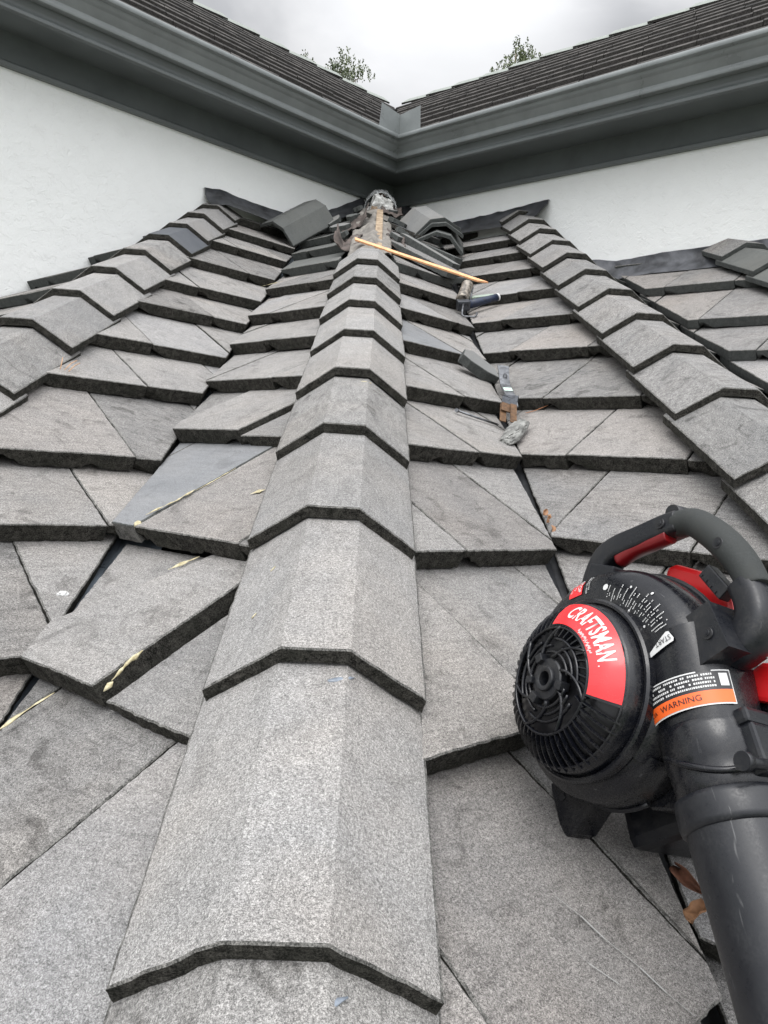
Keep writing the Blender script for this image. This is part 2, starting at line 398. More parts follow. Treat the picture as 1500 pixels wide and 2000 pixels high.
def rows(sec, srows, joints, D, w=.305, mats=None, cmax=6, skip=None, over=None, **kw):
    for i, s0 in enumerate(srows):
        nxt = srows[i + 1] if i + 1 < len(srows) else s0 + .36
        ex = nxt - s0; j0 = joints.get(round(s0, 3), (.18 if i % 2 else .03) + s0 * .7)
        ch = s0 * S[sec].hc / S[sec].hs
        c = j0
        while c > ch - .1: c -= w
        while c < ch + (D + .2) / S[sec].hs + .35 and c < cmax:
            key = (round(s0, 3), round(c + w / 2, 2))
            if not (skip and skip(s0, c, c + w)):
                k2 = dict(kw); k2['D'] = D
                if over:
                    o_ = over(s0, c, c + w)
                    if o_: k2.update(o_)
                c0_, c1_ = c + .0016, c + w - .0016
                if 'crange' in k2: c0_, c1_ = k2.pop('crange')
                mm = k2.pop('mats', mats)
                add_tile(sec, c0_, c1_, s0, length=ex + .085, drop=.0445 / ex, mats=mm, **k2)
            c += w
up = lambda a, n, d=.355: [round(a + d * i, 3) for i in range(n)]
AC_rows = [-1.26, -.905, -.55, -.195, .16, .54, .92, 1.245, 1.61, 1.967, 2.32]
AL_rows = up(-1.2, 3) + [-.16, .19, .527, .79, 1.171, 1.47, 1.82, 2.12, 2.485, 2.87, 3.2, 3.53, 3.88, 4.2]
BR_rows = up(-1.2, 3) + [-.15, .21, .577, .935, 1.285, 1.68, 2.03, 2.39, 2.77, 3.12, 3.46, 3.82, 4.2]
BC_rows = up(-1.25, 3) + [-.17, .18, .53, .94, 1.264, 1.59, 1.915, 2.31]
def over_ac(s0, a, b):
    if abs(s0 - 1.61) < .01 and a < 1.33: return dict(mats=[M_SLATE, M_EDGEN, M_EDGE], label='smooth blue grey tile in a row of weathered tiles')
    if abs(s0 - .16) < .01: return None
rows('AC', AC_rows, {-.195: .49, .16: .565, .54: .70, .92: 1.075, 1.245: 1.30, 1.61: 1.31, -.55: .2}, .495, over=over_ac)
rows('AL', AL_rows, {.19: .80, .527: .975, .79: 1.12, 1.171: 1.277, 1.47: 1.396}, .517)
rows('BR', BR_rows, {.577: 1.04, .935: 1.148, 1.285: 1.07, 1.68: 1.385}, .513, mats=[M_TILER, M_EDGEL, M_EDGE])
def over_bc(s0, a, b):
    m = (a + b) / 2
    if abs(s0 - .18) < .01:
        if .5 < m < .75: return dict(crange=(.537, .90), n=.007, rot=0, D=.512, extra_clip=[(.214, .096, .199)])
        if .25 < m < .5: return dict(crange=(.20, .526), n=-.019)
    if abs(s0 - .53) < .01:
        if m > .9: return dict(mats=[M_SLATE, M_EDGEN, M_EDGEL], label='smooth slate coloured tile beside a foam filled crack', n=.004)
        if m > .6: return dict(crange=(.59, .904), n=.002)
    if abs(s0 - .94) < .01 and m < .98: return dict(n=-.012)
    if abs(s0 - .94) < .01 and m < 1.3: return dict(n=.004)
def skip_bc(s0, a, b):
    m = (a + b) / 2
    if abs(s0 - .18) < .01: return m > .76 or m < .24
    return False
rows('BC', BC_rows, {-.17: .375, .18: .533, .53: .907, .94: 1.01, 1.264: 1.2, 1.59: 1.55}, .506, over=over_bc, skip=skip_bc)
add_tile('BC', .66, 1.0, .30, length=.24, drop=.12, D=.502, n=-.026, extra_clip=[(-.214, -.096, -.2005)], seed=77)
rows('BL', up(-.1, 13, .35), {}, 1.75, mats=[M_TILE, M_EDGEL, M_EDGEN], cmax=6)
rows('AR', up(.05, 14, .35), {}, .498, mats=[M_TILER, M_EDGEL, M_EDGEN], cmax=4.6)
rows('BF', [.1, .46, .82, 1.2, 1.58, 1.93, 2.41, 2.86, 3.3, 3.7], {2.41: 2.115, 2.86: 2.06, 1.93: 1.79}, .52, w=.33, mats=[M_TILER, M_EDGEL, M_EDGEN], cmax=5)
rows('AF', up(.1, 9, .36), {}, .498, mats=[M_TILER, M_EDGEL, M_EDGEN], cmax=5)
# disturbed rows below the open top of the centre hip
NE = [M_NEW, M_EDGEN, M_EDGEN]
rows('BC', [2.66, 3.03, 3.36, 3.7, 4.05], {2.66: 2.45, 3.03: 2.6}, .482, mats=NE, hip=.16)
rows('AC', [2.68, 3.04, 3.38, 3.74, 4.1], {2.68: 2.5}, .478, mats=[M_TILER, M_EDGEL, M_EDGEN], hip=.14)

TILES.sort(key=lambda t: t[0])
rest = MB()
for i, (d, vf, Mx, mats, label, name) in enumerate(TILES):
    if i < 100:
        b = MB(); b.add(*vf); o = b.build('roof_tile', mats, roof, RP @ Mx)
        if label: o['label'] = label
    else:
        vs = [Mx @ V(p) for p in vf[0]]; k = [M_TILE, M_TILER, M_NEW, M_SLATE, M_TILEB, M_TILED, M_TILEG].index(mats[0])
        e2 = 8 if mats[2] is M_EDGE else 9
        rest.add(vs, vf[1], [k if q == 0 else (7 if q == 1 else e2) for q in vf[2]])
ro = rest.build('roof_tile_field', [M_TILE, M_TILER, M_NEW, M_SLATE, M_TILEB, M_TILED, M_TILEG, M_EDGEL, M_EDGE, M_EDGEN], roof, RP)
ro['kind'] = 'stuff'

# underlayment deck (zigzag sheet), valley metal, wall flashing
xs_h = [-1.884, -.942, 0, .942, 1.884, 2.6]
def roof_z(x, y):
    best = -9
    for xh in (-.942, 0, .942, 1.884, 2.826): best = max(best, (y - abs(x - xh)) * TN)
    return best
b = MB()
xl = [-2.826 + .471 * i for i in range(13)]
for x0, x1 in zip(xl, xl[1:]):
    def yend(x): return min(WL + x, WR - x) + .02
    if yend(x0) < -1.8 or yend(x1) < -1.8: continue
    cuts = [x0, x1] if not (x0 < XC < x1) else [x0, XC, x1]
    for a, c in zip(cuts, cuts[1:]):
        P = [(a, -1.9), (c, -1.9), (c, yend(c)), (a, yend(a))]
        T = [V((x, y, (y - abs(x - max(-.942, round(((a + c) / 2) / .942) * .942))) * TN - .168)) for x, y in P]
        Bt = [p - V((0, 0, .03)) for p in T]
        b.add(T + Bt, [(0, 1, 2, 3), (7, 6, 5, 4), (0, 4, 5, 1), (2, 6, 7, 3)])
b.build('underlayment', M_DECK, roof, RP)
for xv, yt in ((-.471, WL - .471), (.471, WR - .471), (1.413, WR - 1.413)):
    b = MB(); w_ = .11
    for sgn in (-1, 1):
        T = []
        for y in (-1.85, yt - .02):
            for d in (0, w_): T.append(V((xv + sgn * d, y, (y - .471 + d) * TN - .118)))
        b.add(T + [p - V((0, 0, .0015)) for p in T], [(0, 1, 3, 2), (4, 6, 7, 5), (0, 4, 5, 1), (2, 3, 7, 6), (1, 5, 7, 3), (0, 2, 6, 4)])
    b.build('valley_flashing', M_VAL if xv < 0 else M_RUB, roof, RP)  # right valleys coloured black so the narrow gap reads dark
def on_wall(side, x, z, o=.01):
    """point on the left (L) or right (R) wall, o = distance off the wall"""
    if side == 'L': return V((x + o * .7071, x + WL - o * .7071, z))
    return V((x - o * .7071, WR - x - o * .7071, z))
def flash(side, prof, mat, name, seed, amp=.006, label=None):
    b = MB(); r = random.Random(seed); pts = []
    for (x0, a0, t0), (x1, a1, t1) in zip(prof, prof[1:]):
        k = max(2, int(abs(x1 - x0) / .03))
        for i in range(k): t = i / k; pts.append((x0 + (x1 - x0) * t, a0 + (a1 - a0) * t, t0 + (t1 - t0) * t))
    pts.append(prof[-1]); rowsv = []
    for x, z0, z1 in pts:
        o = .012 + amp * (noise.noise(V((x * 9, seed, 0))) + .6); z1 += amp * 1.2 * noise.noise(V((x * 22, seed, 3)))
        rowsv.append([on_wall(side, x, z0 - .03, .10), on_wall(side, x, z0 + .01, .03 + o), on_wall(side, x, (z0 + z1) / 2, o + .004), on_wall(side, x, z1, o), on_wall(side, x, z1, .0015)])
    n = len(rowsv[0])
    b.add([p for r_ in rowsv for p in r_], [(i * n + k, (i + 1) * n + k, (i + 1) * n + k + 1, i * n + k + 1) for i in range(len(rowsv) - 1) for k in range(n - 1)], 0, True)
    o = b.build(name, mat, roof, RP)
    if label: o['label'] = label
def hz(x, side): return roof_z(x, (x + WL) if side == 'L' else (WR - x))
flash('L', [(-1.0, 1.60, 1.685), (-.93, 1.63, 1.70), (-.8, 1.62, 1.685), (-.6, 1.60, 1.68), (-.471, 1.61, 1.68), (-.3, 1.76, 1.80), (-.1, 1.90, 1.95)], M_RUB, 'wall_flashing', 3, .007)
flash('R', [(.2, 1.93, 1.97), (.4, 1.79, 1.83), (.5, 1.70, 1.775), (.7, 1.70, 1.785), (.9, 1.70, 1.80), (1.02, 1.70, 1.815), (1.07, 1.76, 1.815)], M_RUB, 'wall_flashing', 5, .006)
flash('R', [(1.15, 1.54, 1.55), (1.3, 1.39, 1.43), (1.413, 1.31, 1.405), (1.6, 1.33, 1.425), (1.75, 1.33, 1.43), (1.88, 1.335, 1.435), (2.1, 1.33, 1.44)], M_LEAD, 'wall_flashing', 8, .004)

# ------------------------------------------------------------------ hip tiles
def cap_profile(hw=.142, fl=.043, dr=.074, n=6):
    pts = []
    for i in range(n + 1): pts.append((-hw + (hw - fl) * i / n, -dr + dr * i / n))
    for i in range(1, 4): pts.append((-fl + 2 * fl * i / 3, 0))
    for i in range(1, n + 1): pts.append((fl + (hw - fl) * i / n, -dr * i / n))
    # round the two creases slightly
    return pts
def make_cap(seed, L_=.425, th=.022, drop=.07, taper=.0, hw=.142, fl=.043, dr=.074):
    r = random.Random(seed); pf = cap_profile(hw, fl, dr, 9); n = len(pf); b = MB()
    ny = 26; T = []; B = []
    for j in range(ny + 1):
        y = L_ * j / ny; rowt = []; rowb = []
        for i, (x, z) in enumerate(pf):
            e = 0
            yy = y
            if j == 0: yy += r.uniform(-.0007, .0007) + .0006 * math.sin(i * 1.7 + seed)
            xx = x * (1 - taper * y / L_)
            if i in (0, n - 1): xx += math.copysign(r.uniform(-.0009, .0009), x)
            rowt.append(V((xx, yy, z - drop * y)))
            # bottom follows, thickness normal-ish
            f = 1 - .012 / hw if abs(x) > fl else 1
            rowb.append(V((xx * (1 - .03), yy, z - drop * y - th + (.0012 * r.uniform(-1, 1)))))
        T.append(rowt); B.append(rowb)
    ch = .0022
    # top grid with chamfer at butt and sides
    grid = []
    for j in range(ny + 1):
        rw = []
        for i in range(n):
            p = T[j][i].copy()
            if j == 0: p.y += ch
            if i == 0: p.x += ch
            if i == n - 1: p.x -= ch
            rw.append(p)
        grid.append(rw)
    vv = [p for rw in grid for p in rw]
    b.add(vv, [(j * n + i, j * n + i + 1, (j + 1) * n + i + 1, (j + 1) * n + i) for j in range(ny) for i in range(n - 1)], 0)
    # butt: chamfer + face
    top = [p - V((0, 0, ch)) for p in T[0]]
    b.add(grid[0] + top, [(i, n + i, n + i + 1, i + 1) for i in range(n - 1)], 1)
    nb = 4; rr_ = []
    for k in range(nb + 1):
        f = k / nb; rr_.append([top[i].lerp(B[0][i], f) + V((0, (r.uniform(-1, 1) * .0007 if 0 < k < nb else 0), 0)) for i in range(n)])
    b.add([p for q in rr_ for p in q], [(k * n + i, (k + 1) * n + i, (k + 1) * n + i + 1, k * n + i + 1) for k in range(nb) for i in range(n - 1)], 2)
    # sides
    for i in (0, n - 1):
        a = [grid[j][i] for j in range(ny + 1)]; c = [T[j][i] - V((0, 0, ch)) + V((r.uniform(-.0008, .0008), 0, 0)) for j in range(ny + 1)]; d = [B[j][i] for j in range(ny + 1)]
        m_ = ny + 1
        b.add(a + c + d, [(j, j + 1, m_ + j + 1, m_ + j) for j in range(ny)] + [(m_ + j, m_ + j + 1, 2 * m_ + j + 1, 2 * m_ + j) for j in range(ny)], [1] * ny + [2] * ny)
    # underside and head end
    b.add([p for rw in B for p in rw], [(j * n + i, (j + 1) * n + i, (j + 1) * n + i + 1, j * n + i + 1) for j in range(ny) for i in range(n - 1)], 2)
    b.add(grid[ny] + B[ny], [(i, i + 1, n + i + 1, n + i) for i in range(n - 1)], 2)
    return b
HX = V((1, 0, 0)); HN = HX.cross(HD).normalized()
def hip_line(xh, zoff, ks, phase, mats, e=.36, special=None, rotj=.013, hw=.142):
    r = random.Random(int(xh * 100) + 55); protos = {}
    for k in ks:
        key = (k % 4, k if special and k in special else -1)
        mm = special[k][0] if special and k in special else mats
        if mm is mats and k % 4 == 3: mm = [M_CAPD] + list(mats[1:])
        if key not in protos:
            bb = make_cap(k * 7 + int(xh * 10) + 90, hw=hw); o = bb.build('hip_tile', mm, roof); protos[key] = o.data
        else:
            o = bpy.data.objects.new('hip_tile', protos[key]); COL.objects.link(o); o.parent = roof
        p = V((xh, 0, zoff)) + HD * (e * (k + phase)) + V((r.uniform(-.003, .003), 0, r.uniform(-.002, .002)))
        o.matrix_local = RP @ frame(p, HX, HD, HN) @ Matrix.Rotation(r.uniform(-rotj, rotj), 4, 'Z') @ Matrix.Rotation(r.uniform(-.01, .01), 4, 'Y')
        if special and k in special: o['label'] = special[k][1]
CM = [M_CAP, M_EDGEL, M_EDGE]; CR = [M_CAPR, M_EDGEL, M_EDGE]
hip_line(0, 0, range(-3, 9), 0, CM)
hip_line(-.942, -.007, range(-4, 8), 4.697, CM, special={4: ([M_SLATED, M_EDGEN, M_EDGE], 'dark blue grey smooth hip tile fourth from the wall')})
hip_line(.942, .0426, range(-4, 10), 3.751, CR)
hip_line(1.884, .105, range(-3, 4), 6.55, [M_NEW, M_EDGEN, M_EDGEN], rotj=.01)

# ------------------------------------------------------------------ house: walls, eaves, gutter, upper roof
house = empty('house', (XC, YC, -4.2))
tag(house, 'white stucco house corner with grey eaves, gutter and dark tiled upper roof', 'house')
HP = Matrix.Translation(-V((XC, YC, -4.2)))
dL, dR = V((-1, -1, 0)).normalized(), V((1, -1, 0)).normalized()      # along walls towards the camera
nL, nR = V((1, -1, 0)).normalized(), V((-1, -1, 0)).normalized()      # wall normals
LEN = 7.5; COR = V((XC, YC, 0))
def wpt(side, o, g, z):
    d, n = (dL, nL) if side == 'L' else (dR, nR)
    return COR + n * o + d * g + V((0, 0, z))
for side in 'LR':
    b = MB(); z0, z1 = -4.2, 1.962; t = .2
    P = [wpt(side, 0, 0, z0), wpt(side, 0, LEN, z0), wpt(side, -t, LEN, z0), wpt(side, -t, -t, z0)]
    b.add(P + [p + V((0, 0, z1 - z0)) for p in P], [(0, 1, 5, 4), (1, 2, 6, 5), (2, 3, 7, 6), (3, 0, 4, 7), (4, 5, 6, 7), (3, 2, 1, 0)])
    b.build('wall', M_WALL, house, HP)
def sweep(prof, side, name, mat, smooth=True, g1=LEN, closed=False):
    b = MB(); n = len(prof); ns = 10; v = []
    for j in range(ns + 1):
        for o, z in prof: g = o + (g1 - o) * j / ns; v.append(wpt(side, o, g, z))
    m_ = n if closed else n - 1
    b.add(v, [(j * n + i, (j + 1) * n + i, (j + 1) * n + (i + 1) % n, j * n + (i + 1) % n) for j in range(ns) for i in range(m_)], 0, smooth)
    o = b.build(name, mat, house, HP)
    md = o.modifiers.new('edge', 'EDGE_SPLIT'); md.split_angle = R(38)
    return o
fas = [(.0, 1.942), (.026, 1.942), (.028, 1.946), (.028, 1.962), (.022, 1.968), (.018, 1.975), (.016, 2.098), (.236, 2.098), (.238, 2.090), (.246, 2.083), (.258, 2.083), (.266, 2.090), (.266, 2.104),
       (.258, 2.112), (.254, 2.122), (.256, 2.135), (.262, 2.150), (.262, 2.30), (.0, 2.30)]
gut = [(.262, 2.160), (.296, 2.158), (.301, 2.160), (.303, 2.164), (.303, 2.176), (.301, 2.181), (.300, 2.186), (.301, 2.196), (.304, 2.205), (.311, 2.215), (.322, 2.224), (.333, 2.231), (.341, 2.238), (.345, 2.246),
       (.346, 2.252), (.362, 2.254), (.368, 2.257), (.370, 2.262), (.370, 2.276), (.367, 2.281), (.360, 2.282), (.356, 2.278), (.350, 2.262), (.30, 2.19), (.28, 2.172), (.266, 2.172)]
for side in 'LR':
    sweep(fas, side, 'eave_trim', M_TRIM)
    sweep(gut, side, 'gutter', M_GUT)
# splash guards in the gutter corner
b = MB()
for side in 'LR':
    o = .362; base = o
    prof = [(base, 2.262), (base + .19, 2.262), (base + .175, 2.425), (base, 2.405)]
    P = [wpt(side, o, g, z) for g, z in prof]; Q = [wpt(side, o + .0025, g + (.0025 if i in (0, 3) else 0), z) for i, (g, z) in enumerate(prof)]
    b.add(P + Q, [(0, 1, 2, 3), (7, 6, 5, 4), (0, 4, 5, 1), (1, 5, 6, 2), (2, 6, 7, 3), (3, 7, 4, 0)])
b.build('splash_guard', M_GUT, house, HP)
# upper roofs
UR, US, ZE = 2.8, .615, 2.322          # run, slope, height of the eave tile top at o=.30
M_UT = simple('dark upper roof tile', (.042, .039, .037), .9, nscale=18, namt=.45)
M_UE = edge_material('upper roof tile butt', (.014, .013, .013), (.07, .065, .06), .3)
M_UC = simple('pale tile arris', (.075, .07, .066), .9, nscale=9, namt=.7)  # chamfered butt edge coloured lighter, giving a pale line per course
M_RC = simple('pale grey green ridge tile', (.24, .26, .235), .75, nscale=30, namt=.2)
for side in 'LR':
    b = MB(); o0 = .30; ns = 10; step = (UR + .3) / ns; r = random.Random(5 if side == 'L' else 9)
    for i in range(ns):
        oa = o0 - i * step; za = ZE + US * (o0 - oa) + .0
        ob = oa - step - .05; tw = .33; g = oa + (i % 2) * .15 + .02
        gs = g - .33
        while gs < LEN:
            j = r.uniform(-.004, .004); gz = r.uniform(-.003, .003)
            g0, g1 = max(gs + .002, oa + .01), gs + tw - .002
            if g1 > g0 + .03:
                # clip to the valley: g >= o
                def tp(o, g, dz=0): return wpt(side, o + j, g, ZE + US * (o0 - o) - .034 * (oa - o) / step + gz + dz)
                A = [tp(oa, g0), tp(oa, g1), tp(ob, g1), tp(ob, max(g0, ob) if gs > oa else ob)]
                th = .034; A2 = [p - V((0, 0, th)) for p in A]
                F0 = tp(oa - .007, g0), tp(oa - .007, g1); Cc = [A[0] - V((0, 0, .008)), A[1] - V((0, 0, .008))]
                b.add([F0[0], F0[1], A[2], A[3]] + A2 + Cc, [(0, 1, 2, 3), (7, 6, 5, 4), (8, 4, 5, 9), (1, 9, 5, 6, 2), (2, 6, 7, 3), (3, 7, 4, 8, 0), (0, 8, 9, 1)], [0, 1, 1, 1, 1, 1, 2])
            gs += tw
    up_ = b.build('upper_roof', [M_UT, M_UE, M_UC], house, HP)
    # deck behind (back slope so the roof is closed)
    b = MB(); zr = ZE + US * (o0 + UR) - .05
    A = [wpt(side, .262, .262, 2.27), wpt(side, .262, LEN, 2.27), wpt(side, -UR, LEN, zr), wpt(side, -UR, -UR, zr), wpt(side, -UR * 2, LEN, 2.3), wpt(side, -UR * 2, -UR * 2, 2.3)]
    b.add(A, [(0, 1, 2, 3), (3, 2, 4, 5)]); b.build('roof_deck', M_DECK, up_)
    # ridge tiles
    cb = None; g = -UR + .25; k = 0
    zt = ZE + US * (o0 + UR) + .012
    while g < LEN - .3:
        dd, nn = (dL, nL) if side == 'L' else (dR, nR)
        if cb is None:
            o = make_cap(33, L_=.43, drop=.055, hw=.15, fl=.04, dr=.08).build('ridge_tile', [M_RC, M_RC, M_UE], up_); cb = o.data
        else: o = bpy.data.objects.new('ridge_tile', cb); COL.objects.link(o); o.parent = up_
        # butts face the valley on the right, away on the left
        x = dd; p = wpt(side, -UR, g, zt + r.uniform(-.004, .004))
        yv = dd if side == 'R' else dd
        o.matrix_local = frame(p, yv.cross(V((0, 0, 1))), yv, V((0, 0, 1))) @ Matrix.Rotation(r.uniform(-.01, .01), 4, 'Z')
        g += .38

# ------------------------------------------------------------------ ground
b = MB(); b.add([(-400, -400, -4.25), (400, -400, -4.25), (400, 400, -4.25), (-400, 400, -4.25)], [(0, 1, 2, 3)])
tag(b.build('ground', simple('lawn', (.06, .08, .035), .95, nscale=.6, namt=.3)), kind='structure')
# ------------------------------------------------------------------ trees behind the house
M_BARK = simple('bark', (.16, .12, .09), .9, nscale=20, namt=.3)
M_FOL = simple('olive green leaves', (.10, .135, .06), .6, nscale=2.5, namt=.4, c2=(.17, .2, .10))
def tree(base, h, cr_, seed, label):
    t = empty('tree', base); tag(t, label, 'tree', 'trees behind the roof')
    r = random.Random(seed); b = MB()
    b.tube([(0, 0, 0), (.1, 0, h * .3), (-.05, .1, h * .6), (0, 0, h * .93)], [.22, .17, .1, .02], 8)
    tips = []
    for i in range(46):
        z = h * r.uniform(.42, .9); a = r.uniform(0, 6.28); L_ = cr_ * (1 - ((z / h - .6) / .42) ** 2 * .75) * r.uniform(.55, 1)
        p0 = V((0, 0, z)); p1 = V((math.cos(a) * L_, math.sin(a) * L_, z + L_ * r.uniform(.25, .8)))
        p1.z = min(p1.z, h * (1 - .10 * (L_ / cr_) ** 2) * r.uniform(.95, 1.0))
        b.tube([p0, p0.lerp(p1, .5) + V((0, 0, -.08)), p1], [.05, .03, .008], 5); tips.append((p0, p1))
    b.build('trunk', M_BARK, t)
    c = MB(); 
    for p0, p1 in tips:
        for k in range(60):
            q = p0.lerp(p1, r.uniform(.5, 1.05)) + V((r.gauss(0, .17), r.gauss(0, .17), r.gauss(0, .15)))
            up_h = r.uniform(.14, .34)
            for m_ in range(15):                              # upright leafy shoot
                z = up_h * m_ / 15; a = r.uniform(0, 6.28); l = r.uniform(.04, .075); s_ = l * .36
                o = q + V((r.gauss(0, .02), r.gauss(0, .02), z)); d = V((math.cos(a), math.sin(a), r.uniform(.2, 1.3))).normalized(); e_ = d.cross(V((r.gauss(0, 1), r.gauss(0, 1), .3))).normalized()
                c.add([o, o + d * l * .5 + e_ * s_, o + d * l, o + d * l * .5 - e_ * s_], [(0, 1, 2, 3)])
    c.build('crown', M_FOL, t)
def cam_dir(px, py): return (cf + cr * ((px - 750) / 1444) + cu * ((1000 - py) / 1444))
def tree_at(px, py, depth, h_extra, cr_, seed, label):
    p = CAM_POS + cam_dir(px, py) * depth
    tree((p.x, p.y, -4.25), p.z + 4.25, cr_, seed, label)
tree_at(645, 52, 21, 0, 1.5, 4, 'bushy green tree top above the left upper roof')
tree_at(1015, 18, 21, 0, 1.1, 11, 'small green tree top above the right upper roof')

# ------------------------------------------------------------------ things in the roof (parts) : bare hip batten, felt, foam, sealant
def lumpy(path, rad, seed, flat=.45, seg=9, amp=.5, nrm=(0, 0, 1)):
    b = MB(); pts = []; rs = []; rad = rad * .5
    P = [V(p) for p in path]
    for a, c in zip(P, P[1:]):
        k = max(3, int((c - a).length / .006))
        for i in range(k): pts.append(a.lerp(c, i / k))
    pts.append(P[-1]); n = len(pts)
    for i, p in enumerate(pts):
        e_ = min(1, 5 * min(i, n - 1 - i) / n + .15)
        rs.append(max(.0008, rad * e_ * max(.12, 1 + amp * noise.noise(p * 70 + V((seed, 0, 0))) * 2.8 + .5 * noise.noise(p * 190))))
    b.tube(pts, rs, seg, 0, True, up=nrm, flat=1)
    N_ = V(nrm).normalized()
    out = []
    for p in b.v:
        q = V(p); i = min(range(n), key=lambda k: (pts[k] - q).length_squared); d = (q - pts[i]).dot(N_); out.append(q - N_ * d * (1 - flat) + V([noise.noise(q * 90 + V((k, seed, 0))) for k in range(3)]) * rad * .35)
    b.v = [tuple(q) for q in out]; return b
def sp(sec, c, s, n=.0): return S[sec].P(c, s, n)
def foam(sec, path, rad, seed, flat=.5, n=.0):
    q = S[sec]; lumpy([q.P(c, s, n + dn) for c, s, dn in path], rad, seed, flat, nrm=q.n).build('foam_residue', M_FOAM, roof, RP)
def tz(s0, s): return -.106 * (s - s0)
# along the crack by the slate tile
foam('BC', [(.915, .57, .004), (.900, .64, -.004), (.898, .69, -.008)], .006, 1)
foam('BC', [(.897, .69, -.010), (.89, .74, -.014), (.885, .80, -.018)], .0035, 2, .4)
foam('BC', [(.905, .535, .004), (.915, .55, -.012)], .010, 3, .7)
foam('BC', [(.735, .70, -.014), (.715, .725, -.016)], .010, 4, .3)
foam('BC', [(.725, .46, -.026), (.705, .50, -.030), (.70, .515, -.032)], .006, 5, .35)
foam('BC', [(.528, .205, -.004), (.53, .235, .000), (.522, .262, .004)], .008, 6, .8)
foam('BC', [(.53, .187, -.010), (.528, .205, -.006)], .006, 7, .7)
foam('BC', [(.655, .075, -.020), (.652, .12, -.022), (.645, .165, -.026)], .005, 8, .5)
foam('BC', [(.660, .06, -.018), (.663, .075, -.018)], .010, 9, .6)
foam('BC', [(.78, .84, .004), (.785, .87, .004)], .007, 10, .5)
foam('BC', [(.805, .215, -.028), (.815, .225, -.03)], .008, 21, .6)
foam('BC', [(2.42, 2.33, -.006), (2.40, 2.42, -.012), (2.30, 2.50, -.02)], .007, 11, .4)
for k, (y0, dx) in enumerate(((4, .018), (5, .0), (3, .01))):
    p = HD * (.36 * y0 - .012) + V((dx, 0, -.028)); lumpy([p, p + V((.03, .002, -.002))], .007, 30 + k, .6).build('foam_residue', M_FOAM, roof, RP)
# flecks of foam splashed on the centre hip tiles
r_ = random.Random(3)
b = MB()
for (x, k, yy) in ((-.095, 1, .12), (-.085, 1, .24), (-.05, 3, .2)):
    z = -max(0, (abs(x) - .043)) * .747 - .07 * yy + .0006
    M0 = frame(HD * (.36 * k) + V((0, 0, 0)), HX, HD, HN); a = r_.uniform(.3, 1.3); l = r_.uniform(.003, .006)
    nx = V((-.6 if x < 0 else .6, 0, .8)) if abs(x) > .043 else V((0, 0, 1))
    pl = [M0 @ (V((x, yy, z)) + V((math.cos(q) * l * .35 + math.sin(a) * math.sin(q) * l, math.sin(q) * l, 0))) for q in (0, .8, 1.6, 2.4, 3.1, 4, 4.8, 5.6)]
    pl = [M0 @ V(((M0.inverted() @ p).x, (M0.inverted() @ p).y, -max(0, (abs((M0.inverted() @ p).x) - .043)) * .747 - .07 * (M0.inverted() @ p).y + .0008)) for p in pl]
    b.add(pl + [p - HN * .0012 for p in pl], [tuple(range(8))] + [(i, (i + 1) % 8, 8 + (i + 1) % 8, 8 + i) for i in range(8)])
b.build('foam_fleck', M_FOAM, roof, RP)
# blue grey sealant squeezed out below two butts
for k, dx in ((0, .03), (1, .02)):
    p = HD * (.36 * k - (.012 if k == 0 else .004)) + V((dx, 0, -.031)); b = lumpy([p + V((-.03, .004, 0)), p + V((0, -.012, -.001)), p + V((.03, .002, 0))], .0085, 50 + k, .5)
    b2 = lumpy([p + V((0, -.008, 0)), p + V((.006, -.03, -.012))], .0045, 60 + k, .6); b.add(b2.v, b2.f); b.build('sealant_blob', M_SEAL, roof, RP)

# bare batten and torn felt along the open top of the hip
b = MB(); p0, p1 = V((.037, 3.30, 1.235)), V((.033, 4.35, 1.70)); d = (p1 - p0); L_ = d.length; d.normalize()
b.box(frame((p0 + p1) / 2 + V((0, 0, .004)), HX, d, HX.cross(d)), (.040, L_, .06)); b.build('hip_batten', M_WOOD, roof, RP, bevel=.003)
b = MB(); b.box(frame(V((.037, 4.93, 1.965)), HX, HD, HN), (.05, .12, .07)); b.build('batten_end', simple('rust brown timber', (.2, .09, .05), .8, nscale=30), roof, RP, bevel=.003)
def sheet(fn, nu, nv, th=.003):
    b = MB(); g = [[V(fn(i / nu, j / nv)) for i in range(nu + 1)] for j in range(nv + 1)]; n = nu + 1
    vv = [p for r_ in g for p in r_]; F = [(j * n + i, j * n + i + 1, (j + 1) * n + i + 1, (j + 1) * n + i) for j in range(nv) for i in range(nu)]
    b.add(vv, F, 0, True); return b
def solid(o, t):
    m = o.modifiers.new('thick', 'SOLIDIFY'); m.thickness = t; m.offset = -1; return o
def felt(cx0, y0, y1, hw, seed, lift=.02, curl=0, mat=None, sgn=0):
    def f(u, v):
        y = y0 + (y1 - y0) * v; x = cx0 + (u - .5) * 2 * hw * (1 + .15 * noise.noise(V((v * 5, seed, u)))); 
        z = y * TN - abs(x) * TN - .05 + lift + .028 * noise.noise(V((x * 16, y * 11, seed))) + .014 * noise.noise(V((x * 40, y * 32, seed)))
        if curl and sgn * (u - .5) > .2: z += curl * (abs(u - .5) - .2) ** 1.3 * (1 + .8 * noise.noise(V((y * 9, seed, 7))))
        return (x, y + .02 * noise.noise(V((u * 4, v * 4, seed + 3))), z)
    return sheet(f, 26, 40)
M_FELTG = simple('grey dusty felt', (.2, .185, .165), .9, nscale=14, namt=.4, bumps=.6, bdist=.01)
solid(felt(.0, 3.12, 4.75, .105, 2, .008).build('torn_felt', M_FELTG, roof, RP), .003)
solid(felt(-.12, 3.3, 3.62, .065, 5, .012, .4, sgn=-1).build('torn_felt', M_FELT, roof, RP), .003)
solid(felt(-.11, 3.85, 4.2, .07, 9, .02, .35, sgn=1).build('torn_felt', M_FELT, roof, RP), .003)
